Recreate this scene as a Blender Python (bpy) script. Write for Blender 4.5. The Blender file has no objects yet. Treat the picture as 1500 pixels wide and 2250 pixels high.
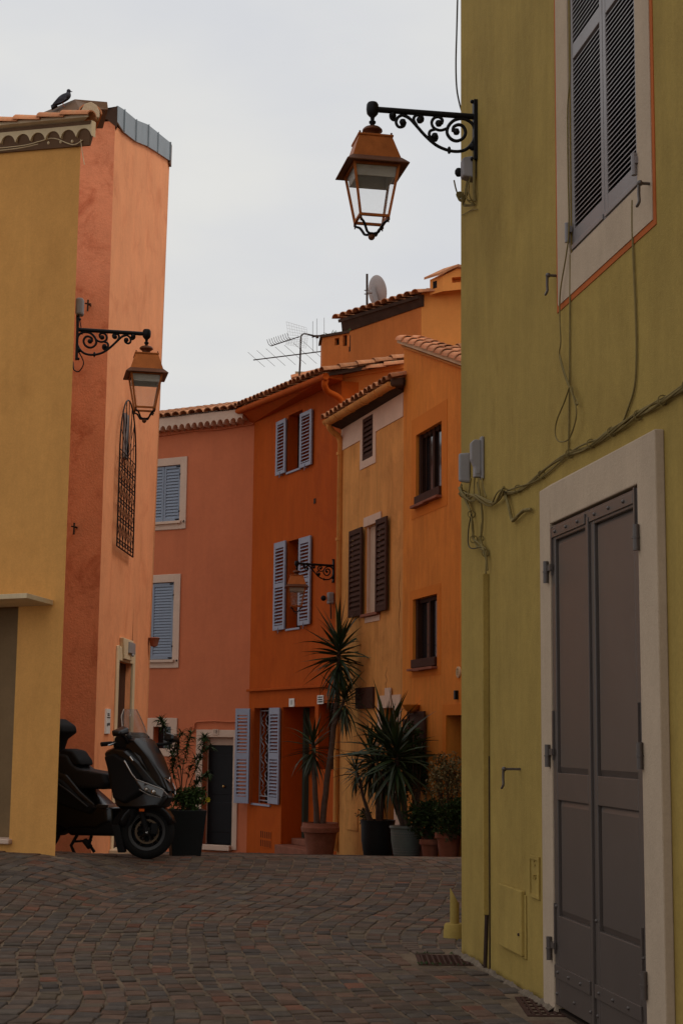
import bpy, bmesh, math, random
from mathutils import Vector, Matrix
random.seed(7)
SC = bpy.context.scene
COL = SC.collection
rad = math.radians
# ------------------------------------------------------------------ camera
FPX = 3400.0
PITCH, ROLL = rad(8.28), rad(-0.6)
cd = bpy.data.cameras.new("camera"); cam = bpy.data.objects.new("camera", cd); COL.objects.link(cam)
cd.sensor_fit = 'VERTICAL'; cd.sensor_height = 36.0; cd.lens = FPX / 2250 * 36
cd.clip_start = 0.05; cd.clip_end = 2000
EYE = Vector((0, 0, 1.3))
CM = Matrix.Rotation(rad(90) + PITCH, 4, 'X') @ Matrix.Rotation(-ROLL, 4, 'Z')
cam.matrix_world = Matrix.Translation(EYE) @ CM
SC.camera = cam
# ------------------------------------------------------------------ light
SUN_EL, SUN_AZ = rad(52), rad(124)      # azimuth clockwise from +Y
w = bpy.data.worlds.new("World"); SC.world = w; w.use_nodes = True
nt = w.node_tree; nt.nodes.clear(); N = nt.nodes.new; L = nt.links.new
out = N('ShaderNodeOutputWorld'); bg = N('ShaderNodeBackground'); bg.inputs[1].default_value = 0.1
sky = N('ShaderNodeTexSky'); sky.sky_type = 'NISHITA'; sky.sun_disc = False
sky.sun_elevation = SUN_EL; sky.sun_rotation = SUN_AZ; sky.dust_density = 3.0
tc = N('ShaderNodeTexCoord'); sep = N('ShaderNodeSeparateXYZ'); L(tc.outputs['Generated'], sep.inputs[0])
# overcast layer: a little brighter towards the zenith, soft cloud mottling
gr = N('ShaderNodeMapRange'); L(sep.outputs[2], gr.inputs[0])
gr.inputs[1].default_value = 0.0; gr.inputs[2].default_value = 1.0; gr.inputs[3].default_value = 9.0; gr.inputs[4].default_value = 10.0
mp = N('ShaderNodeMapping'); mp.inputs['Scale'].default_value = (1, 1, 2.6); L(tc.outputs['Generated'], mp.inputs[0])
nz = N('ShaderNodeTexNoise'); nz.inputs['Scale'].default_value = 3.2; nz.inputs['Detail'].default_value = 5; nz.inputs['Roughness'].default_value = .5
L(mp.outputs[0], nz.inputs['Vector'])
nr = N('ShaderNodeMapRange'); L(nz.outputs[0], nr.inputs[0]); nr.inputs[1].default_value = .3; nr.inputs[2].default_value = .7
nr.inputs[3].default_value = .93; nr.inputs[4].default_value = 1.06
mu = N('ShaderNodeMath'); mu.operation = 'MULTIPLY'; L(gr.outputs[0], mu.inputs[0]); L(nr.outputs[0], mu.inputs[1])
ct = N('ShaderNodeValToRGB'); L(nz.outputs[0], ct.inputs[0])
ct.color_ramp.elements[0].position = .35; ct.color_ramp.elements[0].color = (.965, .985, 1.03, 1)
ct.color_ramp.elements[1].position = .65; ct.color_ramp.elements[1].color = (1.0, .995, .965, 1)
vm = N('ShaderNodeVectorMath'); vm.operation = 'SCALE'; L(ct.outputs[0], vm.inputs[0]); L(mu.outputs[0], vm.inputs['Scale'])
mx = N('ShaderNodeMix'); mx.data_type = 'RGBA'; mx.inputs[0].default_value = .97
L(sky.outputs[0], mx.inputs[6]); L(vm.outputs[0], mx.inputs[7]); L(mx.outputs[2], bg.inputs[0]); L(bg.outputs[0], out.inputs[0])
sl = bpy.data.lights.new("sun", 'SUN'); sl.energy = 1.5; sl.angle = rad(24); sl.color = (1, .95, .87)
so = bpy.data.objects.new("sun", sl); COL.objects.link(so)
sd = Vector((math.sin(SUN_AZ) * math.cos(SUN_EL), math.cos(SUN_AZ) * math.cos(SUN_EL), math.sin(SUN_EL)))
so.rotation_euler = sd.to_track_quat('Z', 'Y').to_euler()
SC.view_settings.view_transform = 'Standard'; SC.view_settings.look = 'None'
SC.view_settings.exposure = -0.33; SC.view_settings.gamma = 1.0; SC.view_settings.use_curve_mapping = False

# ------------------------------------------------------------------ helpers
C3 = CM.to_3x3()
def ray(px, py):
    return C3 @ Vector(((px - 750) / FPX, (1125 - py) / FPX, -1.0))
def P(px, py, Y):
    r = ray(px, py); return EYE + r * (Y / r.y)
def hw(px, Y):
    p = P(px, 1620, Y); return Vector((p.x, p.y, 0))
def lerp(a, b, t): return a + (b - a) * t
def sm(t):
    t = max(0.0, min(1.0, t)); return t * t * (3 - 2 * t)
GT = [(-60, 0), (10, 0), (12, .02), (13.5, .06), (15.5, .12), (17, .03), (20, -.19), (23, -.40), (26, -.62), (30, -.89), (40, -1.6), (200, -8)]
def ground(x, y):
    z = 0
    if y <= GT[0][0]: z = GT[0][1]
    elif y >= GT[-1][0]: z = GT[-1][1]
    else:
        for i in range(len(GT) - 1):
            if GT[i][0] <= y <= GT[i + 1][0]:
                t = (y - GT[i][0]) / (GT[i + 1][0] - GT[i][0]); z = lerp(GT[i][1], GT[i + 1][1], t); break
    return z + .17 * sm((-x - 1.6) / 1.0) * sm((y - 10) / 4) * (1 - sm((y - 14.1) / 1.7))
def ghit(px, py):
    r = ray(px, py); a, b = 3.0, 60.0
    t = 3.0
    while t < 60:
        p = EYE + r * (t / r.y)
        if p.z < ground(p.x, p.y): break
        t += .02
    p = EYE + r * (t / r.y); return Vector((p.x, p.y, ground(p.x, p.y)))

class Fr:
    """vertical wall frame: s runs to the viewer's right, n outwards, z is world height"""
    def __init__(s, o, d):
        s.o = Vector((o.x, o.y, 0)); s.S = Vector((d.x, d.y, 0)).normalized(); s.N = Vector((s.S.y, -s.S.x, 0))
    def p(s, a, z, n=0.0): return s.o + s.S * a + s.N * n + Vector((0, 0, z))
    def q(s, px, py, n=0.0):
        r = ray(px, py); o = s.o + s.N * n
        t = (o - EYE).dot(s.N) / r.dot(s.N); h = EYE + r * t
        return (h - o).dot(s.S), h.z
    def r(s, xl, xr, yt, yb, at=None, n=0.0):
        at = xl if at is None else at; ym = (yt + yb) / 2
        return s.q(xl, ym, n)[0], s.q(xr, ym, n)[0], s.q(at, yb, n)[1], s.q(at, yt, n)[1]
    def m(s, a=0, z=0, n=0):
        M = Matrix((( s.S.x, s.N.x, 0), (s.S.y, s.N.y, 0), (0, 0, 1))).to_4x4(); M.translation = s.p(a, z, n); return M

def wloc(o):
    v = Vector((0, 0, 0))
    while o is not None: v += o.location; o = o.parent
    return v
def thing(name, label, cat, loc=(0, 0, 0), group=None):
    o = bpy.data.objects.new(name, None); COL.objects.link(o); o.location = loc; o.empty_display_size = .1
    o['label'] = label; o['category'] = cat
    if group: o['group'] = group
    return o
def tag(o, label, cat, group=None):
    o['label'] = label; o['category'] = cat
    if group: o['group'] = group
    return o
class MB:
    def __init__(s): s.v = []; s.f = []; s.c = []
    def quad(s, a, b, c, d): s.poly([a, b, c, d])
    def poly(s, pts, col=None):
        i = len(s.v); s.v += [Vector(p) for p in pts]; s.f.append(tuple(range(i, i + len(pts))))
    def mesh(s, V, Fc):
        i = len(s.v); s.v += [Vector(p) for p in V]; s.f += [tuple(k + i for k in f) for f in Fc]
    def box8(s, P8): s.mesh(P8, [(0, 1, 2, 3), (7, 6, 5, 4), (0, 4, 5, 1), (1, 5, 6, 2), (2, 6, 7, 3), (3, 7, 4, 0)])
    def fbox(s, F, s0, s1, z0, z1, n0, n1):
        s.box8([F.p(s0, z0, n0), F.p(s1, z0, n0), F.p(s1, z1, n0), F.p(s0, z1, n0), F.p(s0, z0, n1), F.p(s1, z0, n1), F.p(s1, z1, n1), F.p(s0, z1, n1)])
    def box(s, c, d, M=None):
        x, y, z = d[0] / 2, d[1] / 2, d[2] / 2; c = Vector(c)
        V = [c + Vector(k) for k in ((-x, -y, -z), (x, -y, -z), (x, y, -z), (-x, y, -z), (-x, -y, z), (x, -y, z), (x, y, z), (-x, y, z))]
        if M: V = [M @ k for k in V]
        s.box8(V)
    def prism(s, pts, off):
        off = Vector(off); n = len(pts); a = [Vector(p) for p in pts]; b = [p + off for p in a]
        s.mesh(a + b, [tuple(range(n)), tuple(range(2 * n - 1, n - 1, -1))] + [(i, (i + 1) % n, n + (i + 1) % n, n + i) for i in range(n)])
    def tube(s, pts, r, k=8, cap=True):
        pts = [Vector(p) for p in pts]; n = len(pts)
        if n < 2: return
        R = r if isinstance(r, (list, tuple)) else [r] * n
        T = [(pts[min(i + 1, n - 1)] - pts[max(i - 1, 0)]).normalized() for i in range(n)]
        u = T[0].orthogonal().normalized(); V = []
        for i in range(n):
            u = (u - T[i] * u.dot(T[i]))
            u = u.normalized() if u.length > 1e-6 else T[i].orthogonal().normalized()
            w_ = T[i].cross(u)
            V += [pts[i] + (u * math.cos(a) + w_ * math.sin(a)) * R[i] for a in [2 * math.pi * j / k for j in range(k)]]
        Fc = [(i * k + j, i * k + (j + 1) % k, (i + 1) * k + (j + 1) % k, (i + 1) * k + j) for i in range(n - 1) for j in range(k)]
        if cap: Fc += [tuple(range(k - 1, -1, -1)), tuple(range((n - 1) * k, n * k))]
        s.mesh(V, Fc)
    def lathe(s, prof, M=None, k=16, sq=False):
        V = []; n = len(prof); ph = math.pi / 4 if sq else 0
        for r, z in prof: V += [Vector((r * math.cos(2 * math.pi * j / k + ph), r * math.sin(2 * math.pi * j / k + ph), z)) for j in range(k)]
        if M: V = [M @ v for v in V]
        Fc = [(i * k + j, i * k + (j + 1) % k, (i + 1) * k + (j + 1) % k, (i + 1) * k + j) for i in range(n - 1) for j in range(k)]
        if prof[0] == prof[-1]: s.mesh(V, Fc); return
        if prof[0][0] > 1e-5: Fc.append(tuple(range(k - 1, -1, -1)))
        if prof[-1][0] > 1e-5: Fc.append(tuple(range((n - 1) * k, n * k)))
        s.mesh(V, Fc)
    def ball(s, c, r, k=10, sc=(1, 1, 1), M=None):
        T = Matrix.Translation(Vector(c)) @ Matrix.Diagonal((sc[0], sc[1], sc[2], 1))
        if M: T = M @ T
        n = max(4, k // 2); s.lathe([(max(1e-6, r * math.sin(math.pi * i / n)), -r * math.cos(math.pi * i / n)) for i in range(n + 1)], T, k)
    def torus(s, c, R, r, M, k=24, j=8):
        s.tube([M @ (Vector(c) + Vector((R * math.cos(a), R * math.sin(a), 0))) for a in [2 * math.pi * i / k for i in range(k + 1)]], r, j)
    def me(s, name, mat, off=Vector((0, 0, 0)), smooth=None, weld=True):
        me = bpy.data.meshes.new(name); me.from_pydata([v - off for v in s.v], [], s.f)
        if weld:
            bm = bmesh.new(); bm.from_mesh(me); bmesh.ops.remove_doubles(bm, verts=bm.verts, dist=1e-5)
            bmesh.ops.recalc_face_normals(bm, faces=bm.faces); bm.to_mesh(me); bm.free()
        if mat: me.materials.append(mat)
        if smooth is not None: me.shade_smooth(); me.set_sharp_from_angle(angle=rad(smooth))
        return me
    def build(s, name, mat, parent=None, smooth=None, bevel=0, label=None, kind=None, weld=True, loc=None):
        off = wloc(parent) if parent else (Vector(loc) if loc is not None else Vector((0, 0, 0)))
        o = bpy.data.objects.new(name, s.me(name, mat, off, smooth, weld)); COL.objects.link(o)
        if parent: o.parent = parent
        elif loc is not None: o.location = loc
        if bevel:
            b = o.modifiers.new('bevel', 'BEVEL'); b.width = bevel; b.segments = 2; b.limit_method = 'ANGLE'; b.angle_limit = rad(40)
        if label: o['label'] = label
        if kind: o['kind'] = kind
        return o
def inst(name, me, parent, M, mat=None):
    o = bpy.data.objects.new(name, me); COL.objects.link(o); o.parent = parent
    o.matrix_basis = Matrix.Translation(-wloc(parent)) @ M; return o
def smooth_line(pts, k=6):
    pts = [Vector(p) for p in pts]; Q = [pts[0]] + pts + [pts[-1]]; R = []
    for i in range(1, len(Q) - 2):
        a, b, c, d = Q[i - 1:i + 3]
        for j in range(k):
            t = j / k; R.append(.5 * ((2 * b) + (c - a) * t + (2 * a - 5 * b + 4 * c - d) * t * t + (3 * b - a - 3 * c + d) * t ** 3))
    R.append(pts[-1]); return R

# ------------------------------------------------------------------ materials
def mat(name, col, rough=.8, metal=0.0, var=0.0, vscale=3.0, bump=0.0, bscale=60.0, col2=None, streak=0.0, spec=.15, alpha=None, blotch=None, attr=None, coat=0, dark=0.0, crack=0.0, rnd=0.0, bdist=.01):
    m = bpy.data.materials.new(name); m.use_nodes = True; nt = m.node_tree; b = nt.nodes['Principled BSDF']
    N = nt.nodes.new; L = nt.links.new
    b.inputs['Roughness'].default_value = rough; b.inputs['Metallic'].default_value = metal
    b.inputs['Specular IOR Level'].default_value = spec
    if coat: b.inputs['Coat Weight'].default_value = coat; b.inputs['Coat Roughness'].default_value = .08
    tc = N('ShaderNodeTexCoord')
    if attr:
        a = N('ShaderNodeAttribute'); a.attribute_name = attr; cur = a.outputs['Color']
    else:
        c = N('ShaderNodeRGB'); c.outputs[0].default_value = (*col, 1); cur = c.outputs[0]
    def noise(scale, det=4, rg=.55, vec=None, dist=0):
        n = N('ShaderNodeTexNoise'); n.inputs['Scale'].default_value = scale; n.inputs['Detail'].default_value = det; n.inputs['Roughness'].default_value = rg
        n.inputs['Distortion'].default_value = dist
        L(vec or tc.outputs['Object'], n.inputs['Vector']); return n.outputs[0]
    def rng(x, a, b_, c_, d):
        r = N('ShaderNodeMapRange'); L(x, r.inputs[0])
        for i, v in enumerate((a, b_, c_, d)): r.inputs[i + 1].default_value = v
        return r.outputs[0]
    def mixc(fac, A, B, mode='MIX'):
        x = N('ShaderNodeMix'); x.data_type = 'RGBA'; x.blend_type = mode
        if isinstance(fac, float): x.inputs[0].default_value = fac
        else: L(fac, x.inputs[0])
        for i, V in ((6, A), (7, B)):
            if isinstance(V, tuple): x.inputs[i].default_value = (*V, 1)
            else: L(V, x.inputs[i])
        return x.outputs[2]
    def scale(A, f):
        x = N('ShaderNodeVectorMath'); x.operation = 'SCALE'; L(A, x.inputs[0])
        if isinstance(f, float): x.inputs['Scale'].default_value = f
        else: L(f, x.inputs['Scale'])
        return x.outputs[0]
    if col2: cur = mixc(rng(noise(vscale * .7, 6, .62), .42, .62, 0, 1), cur, col2)
    if blotch: cur = mixc(rng(noise(blotch[1], 8, .7, dist=.6), .5, .68, 0, blotch[2]), cur, blotch[0])
    if var:
        cur = scale(cur, rng(noise(vscale), .3, .7, 1 - var, 1 + var))
        cur = scale(cur, rng(noise(vscale * 9, 5, .7), .3, .7, 1 - var * .6, 1 + var * .6)); cur = scale(cur, rng(noise(vscale * 45, 3, .7), .3, .7, 1 - var * .8, 1 + var * .8))
    if streak:
        mp = N('ShaderNodeMapping'); mp.inputs['Scale'].default_value = (3.2, 3.2, .5); L(tc.outputs['Object'], mp.inputs[0])
        cur = scale(cur, rng(noise(1.7, 9, .68, mp.outputs[0], .8), .35, .65, 1 - streak, 1 + streak * .6))
    if crack:
        v = N('ShaderNodeTexVoronoi'); v.feature = 'DISTANCE_TO_EDGE'; v.inputs['Scale'].default_value = .55
        ad = N('ShaderNodeVectorMath'); ad.operation = 'ADD'; nn = N('ShaderNodeTexNoise'); nn.inputs['Scale'].default_value = 2.5; nn.inputs['Detail'].default_value = 6
        L(tc.outputs['Object'], nn.inputs['Vector']); L(tc.outputs['Object'], ad.inputs[0]); L(nn.outputs['Color'], ad.inputs[1]); L(ad.outputs[0], v.inputs['Vector'])
        cur = scale(cur, rng(v.outputs[0], 0.0, .008, 1 - crack, 1))
    if rnd:
        oi = N('ShaderNodeObjectInfo'); cur = scale(cur, rng(oi.outputs['Random'], 0, 1, 1 - rnd, 1 + rnd))
    L(cur, b.inputs['Base Color'])
    if bump:
        bp = N('ShaderNodeBump'); bp.inputs['Strength'].default_value = bump; bp.inputs['Distance'].default_value = bdist
        L(noise(bscale, 6, .65), bp.inputs['Height']); L(bp.outputs[0], b.inputs['Normal'])
    if alpha is not None: b.inputs['Alpha'].default_value = alpha
    return m
M = {}
M['yellow'] = mat('yellow_render', (.64, .315, .09), .9, var=.07, vscale=1.2, bump=.5, bscale=110, streak=.05, blotch=((.52, .24, .065), .8, .5), bdist=.004)
M['peach'] = mat('peach_render', (.80, .325, .148), .9, var=.07, vscale=1.5, bump=.4, bscale=50, streak=.025, blotch=((.66, .225, .095), 1.6, .7))
M['peach2'] = mat('stained_peach_render', (.72, .265, .14), .92, var=.09, vscale=2.2, bump=.6, bscale=40, streak=.04, blotch=((.46, .12, .055), 1.8, .9))
M['pink'] = mat('pink_render', (.56, .165, .075), .9, var=.05, vscale=1.4, bump=.4, bscale=70, streak=.04, blotch=((.50, .15, .075), .7, .5))
M['orange'] = mat('orange_render', (.42, .075, .006), .88, var=.05, vscale=1.2, bump=.3, bscale=70, streak=.10, blotch=((.33, .05, .004), 1.2, .5))
M['ochre'] = mat('ochre_render', (.62, .28, .078), .9, var=.07, vscale=1.8, bump=.4, bscale=60, streak=.17, blotch=((.42, .17, .045), 1.4, .6))
M['apricot'] = mat('apricot_render', (.64, .225, .036), .9, var=.06, vscale=1.4, bump=.4, bscale=60, streak=.13, blotch=((.44, .13, .02), .8, .4))
M['apricot2'] = mat('apricot_surround_paint', (.58, .18, .022), .9, var=.05, vscale=2, bump=.3, bscale=60)
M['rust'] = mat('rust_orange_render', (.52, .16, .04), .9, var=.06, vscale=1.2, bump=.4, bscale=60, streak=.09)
M['bright'] = mat('sunlit_orange_render', (.72, .28, .07), .9, var=.05, vscale=1.2, bump=.3, bscale=60, streak=.05)  # brighter copy of the rust render, sunlit side painted into the colour
M['green'] = mat('olive_render', (.355, .243, .066), .92, var=.09, vscale=1.4, bump=.5, bscale=130, streak=.10, blotch=((.29, .19, .05), 1.3, .6), bdist=.006)
M['cream'] = mat('cream_render', (.46, .35, .25), .9, var=.06, vscale=3, bump=.45, bscale=80, streak=.05, bdist=.006)
M['creamb'] = mat('cream_board', (.62, .48, .30), .8, var=.06, vscale=2.5, bump=.2, bscale=40, streak=.08)
M['pinkcream'] = mat('pink_cream_render', (.60, .43, .33), .9, var=.06, vscale=4, bump=.4, bscale=60)
M['band'] = mat('orange_band_paint', (.42, .105, .025), .85, var=.08, vscale=5)
M['tile'] = mat('clay_tile', (.52, .21, .10), .88, var=.18, vscale=7, bump=.5, bscale=60, rnd=.28, blotch=((.20, .16, .09), 6, .8))
M['tilefar'] = mat('weathered_clay_tile', (.40, .17, .08), .9, var=.2, vscale=7, bump=.5, bscale=60, rnd=.25, blotch=((.14, .10, .07), 5, .7))
M['mortar'] = mat('roof_mortar', (.55, .42, .28), .92, var=.1, vscale=6, bump=.5, bscale=50)
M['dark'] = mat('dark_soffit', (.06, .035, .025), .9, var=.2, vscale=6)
M['room'] = mat('dark_room', (.015, .011, .01), .95)
M['zinc'] = mat('zinc_sheet', (.23, .26, .28), .5, .35, var=.08, vscale=3, streak=.06)
M['brownmetal'] = mat('brown_sheet_metal', (.14, .075, .04), .6, .2, var=.15, vscale=5)
M['shutblue'] = mat('blue_grey_paint', (.21, .245, .31), .5, var=.05, vscale=6, spec=.4)
M['shutlav'] = mat('lavender_grey_paint', (.27, .285, .36), .55, var=.05, vscale=6, spec=.4)
M['shutbrown'] = mat('brown_paint', (.060, .026, .017), .8, spec=.1, var=.1, vscale=6)
M['taupe'] = mat('taupe_gloss_paint', (.080, .061, .052), .36, var=.05, vscale=4, bump=.08, bscale=200, spec=.5, streak=.04)
M['taupelt'] = mat('taupe_weathered_paint', (.20, .172, .168), .4, var=.06, vscale=5, spec=.5, streak=.05)
M['iron'] = mat('black_iron', (.012, .011, .012), .45, .3, var=.1, vscale=20)
M['ironbr'] = mat('rusty_iron', (.05, .03, .022), .7, .3, var=.2, vscale=15)
M['copper'] = mat('lamp_copper', (.36, .105, .025), .5, .4, var=.14, vscale=12, bump=.1, bscale=60, streak=.15)
M['copperdk'] = mat('lamp_dark_copper', (.13, .05, .025), .5, .5, var=.15, vscale=14)
M['cable'] = mat('painted_cable', (.19, .14, .05), .7, var=.15, vscale=20)
M['cabledk'] = mat('dark_cable', (.05, .04, .028), .7)
M['plastic'] = mat('grey_plastic', (.27, .25, .25), .55, var=.04, vscale=6)
M['plasticdk'] = mat('black_plastic', (.010, .010, .011), .6)
M['wood'] = mat('dark_wood', (.045, .020, .012), .8, spec=.1, var=.15, vscale=8, streak=.2)
M['doorblk'] = mat('black_door_paint', (.010, .009, .010), .42, var=.1, vscale=4)
M['doordk'] = mat('dark_brown_door', (.05, .022, .014), .6, var=.12, vscale=5)
M['glass'] = mat('dark_window_glass', (.015, .014, .016), .08, spec=.6)
M['oldwhite'] = mat('grey_white_iron_paint', (.30, .29, .30), .5)
M['white'] = mat('white_enamel', (.70, .68, .64), .4)
M['ink'] = mat('black_ink', (.02, .02, .02), .6)
M['terra'] = mat('terracotta', (.24, .09, .055), .85, var=.14, vscale=8, bump=.3, bscale=50)
M['celadon'] = mat('celadon_glaze', (.13, .16, .15), .35, var=.1, vscale=8)
M['potblk'] = mat('black_pot_glaze', (.016, .018, .019), .45, var=.1)
M['soil'] = mat('soil', (.035, .022, .015), .95, var=.2, vscale=20, bump=.6, bscale=40)
M['trunk'] = mat('yucca_trunk', (.10, .07, .055), .9, var=.2, vscale=16, bump=.8, bscale=45)
M['leaf'] = mat('yucca_leaf', (.022, .044, .013), .5, var=.25, vscale=6, rnd=.4, spec=.45)
M['dryleaf'] = mat('dry_yucca_leaf', (.11, .07, .035), .8, var=.2, vscale=8, rnd=.4)
M['leaf2'] = mat('shrub_leaf', (.035, .062, .016), .6, var=.25, vscale=6, rnd=.4)
M['leaf3'] = mat('oleander_leaf', (.035, .06, .016), .55, var=.25, vscale=6, rnd=.45)
M['leafpale'] = mat('variegated_leaf', (.17, .14, .06), .6, var=.3, vscale=9, rnd=.4)
M['twig'] = mat('twig_bark', (.09, .06, .04), .9, var=.2, vscale=12)
M['flower'] = mat('yellow_petal', (.55, .45, .03), .6)
M['bikeblk'] = mat('black_gloss_paint', (.006, .006, .007), .28, spec=.35, coat=.25)
M['bikemat'] = mat('black_matt_plastic', (.010, .010, .011), .7, spec=.2, var=.05, vscale=20)
M['seat'] = mat('black_vinyl_seat', (.022, .022, .024), .5, bump=.25, bscale=240, bdist=.002)
M['tyre'] = mat('tyre_rubber', (.013, .013, .013), .85)
M['rim'] = mat('grey_alloy', (.05, .048, .046), .4, .6)
M['steel'] = mat('steel', (.5, .48, .46), .25, .95)
M['lens'] = mat('headlight_lens', (.06, .055, .06), .06, spec=.9)
M['amber'] = mat('amber_reflector', (.75, .13, .01), .25)
M['gable'] = mat('sunlit_gable_render', (.60, .185, .04), .9, var=.05, vscale=1.2, bump=.3, bscale=60, streak=.06)  # lighter copy of the house orange, brighter light on the gable painted in
M['fillet'] = mat('grey_mortar', (.17, .13, .095), .95, var=.2, vscale=14, bump=.8, bscale=50)
M['disc'] = mat('brake_disc_metal', (.12, .085, .055), .45, .8)
M['gold'] = mat('brass', (.45, .28, .10), .35, .8)
M['brick'] = mat('rust_grate', (.06, .028, .02), .85, var=.2, vscale=30, bump=.5, bscale=80)
M['feather'] = mat('grey_feathers', (.05, .05, .062), .75, var=.3, vscale=25, bump=.4, bscale=120)
M['feather2'] = mat('purple_neck_feathers', (.06, .04, .055), .5, var=.2, vscale=25)
def glassmat(name, col, rough, a):
    m = bpy.data.materials.new(name); m.use_nodes = True; nt = m.node_tree; b = nt.nodes['Principled BSDF']; N = nt.nodes.new; L = nt.links.new
    b.inputs['Base Color'].default_value = (*col, 1); b.inputs['Roughness'].default_value = rough; b.inputs['Specular IOR Level'].default_value = .5
    t = N('ShaderNodeBsdfTransparent'); mxs = N('ShaderNodeMixShader'); mxs.inputs[0].default_value = a
    L(t.outputs[0], mxs.inputs[1]); L(b.outputs[0], mxs.inputs[2]); L(mxs.outputs[0], nt.nodes['Material Output'].inputs[0]); return m
M['lampglass'] = glassmat('dusty_lamp_glass', (.80, .79, .75), .3, .06)
M['screen'] = glassmat('tinted_windscreen', (.22, .19, .18), .08, .30)
# ------------------------------------------------------------------ wall frames of the houses
def vdir(px):                      # horizontal direction towards the vanishing point at pixel column px
    r = ray(px, 1616); return Vector((r.x, r.y, 0)).normalized()
G0 = hw(1013, 9.8); FG = Fr(G0, -vdir(199))
Y0 = hw(131, 14.0); FY = Fr(Y0, -vdir(-5500))               # yellow: s<0 to the left
T0 = hw(209, 18.0); FT = Fr(T0, vdir(850)); FT.N = -FT.N     # fixed below
def frame_away(o, px):             # wall that recedes to the right: s still to viewer's right
    F = Fr(o, vdir(px)); return F
FT = frame_away(T0, 850)
FTL = Fr(T0, Vector((.97, -.24, 0)))                           # tower front, s<0 to the left
J2 = hw(742, 26.0); FO = Fr(J2, -vdir(-850))                 # orange: s<0
J1s = FO.q(546, 1620)[0]; J1 = FO.p(J1s, 0); FP = Fr(J1, -vdir(-5100))
FC = Fr(J2, -vdir(-350))                                     # ochre
J3s = FC.q(883, 1620)[0]; J3 = FC.p(J3s, 0); FA = Fr(J3, -vdir(-200))

def wall_mesh(F, s0, s1, zb, zt, holes, backs, mb=None):
    """front face with openings and their reveals, plus the sides, back and top; zt = (z at s0, z at s1)"""
    mb = mb or MB()
    top = lambda s: lerp(zt[0], zt[1], (s - s0) / (s1 - s0))
    S = sorted(set([s0, s1] + [h[i] for h in holes for i in (0, 1)])); S = [s for s in S if s0 <= s <= s1]
    Z = sorted(set([zb] + [h[i] for h in holes for i in (2, 3)]))
    for a, b in zip(S[:-1], S[1:]):
        for k, z in enumerate(Z):
            z1a, z1b = (Z[k + 1],) * 2 if k + 1 < len(Z) else (top(a), top(b))
            cs, cz = (a + b) / 2, (z + min(z1a, z1b)) / 2
            if any(h[0] < cs < h[1] and h[2] < cz < h[3] for h in holes): continue
            mb.quad(F.p(a, z), F.p(b, z), F.p(b, z1b), F.p(a, z1a))
    for h in holes:
        a, b, c, d, dep = h[:5]
        mb.quad(F.p(a, c), F.p(a, d), F.p(a, d, -dep), F.p(a, c, -dep)); mb.quad(F.p(b, c), F.p(b, d), F.p(b, d, -dep), F.p(b, c, -dep))
        mb.quad(F.p(a, d), F.p(b, d), F.p(b, d, -dep), F.p(a, d, -dep)); mb.quad(F.p(a, c), F.p(b, c), F.p(b, c, -dep), F.p(a, c, -dep))
    bl, br = [Vector((*b, 0)) for b in backs]
    A, B = F.p(s0, zb), F.p(s1, zb); At, Bt = F.p(s0, zt[0]), F.p(s1, zt[1])
    mb.quad(A, At, At + bl, A + bl); mb.quad(B, Bt, Bt + br, B + br); mb.quad(A + bl, B + br, Bt + br, At + bl); mb.quad(At, Bt, Bt + br, At + bl)
    return mb
def shutter(F, r, n, root, m, panels=((.06, .47), (.53, .94)), pitch=.05, stile=.055, th=.032, bev=0, slat_w=None, tilt=.6, label=None, solid=False, hinges=None, name='shutter'):
    s0, s1, z0, z1 = r; h = z1 - z0; mb = MB()
    mb.fbox(F, s0, s0 + stile, z0, z1, n, n + th); mb.fbox(F, s1 - stile, s1, z0, z1, n, n + th)
    edges = [0] + [v for p in panels for v in p] + [1]
    for i in range(0, len(edges), 2):
        mb.fbox(F, s0 + stile, s1 - stile, z0 + edges[i] * h, z0 + edges[i + 1] * h, n + .001, n + th - .001)
    if solid:
        for a, b in panels: mb.fbox(F, s0 + stile, s1 - stile, z0 + a * h, z0 + b * h, n + th * .25, n + th * .6)
    o = mb.build(name, m, root, bevel=bev, label=label)
    if not solid:
        sw = slat_w or th * 1.25; q = MB(); c, d = math.cos(tilt) * sw / 2, math.sin(tilt) * sw / 2; t = max(.003, pitch * .09)
        nn = n + th / 2; a, b = s0 + stile, s1 - stile; R = F.p(0, 0, 0)
        q.box8([F.p(a, -d - t, nn + c), F.p(b, -d - t, nn + c), F.p(b, -d + t, nn + c), F.p(a, -d + t, nn + c),
                F.p(a, d - t, nn - c), F.p(b, d - t, nn - c), F.p(b, d + t, nn - c), F.p(a, d + t, nn - c)])
        ctr = F.p((a + b) / 2, 0, nn); me = q.me('slat', m, ctr)
        for pa, pb in panels:
            k = max(2, round((pb - pa) * h / pitch))
            for i in range(k):
                z = z0 + pa * h + (i + .5) * (pb - pa) * h / k
                inst('slat', me, o, Matrix.Translation(ctr + Vector((0, 0, z))))
    return o
TILE = {}
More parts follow.
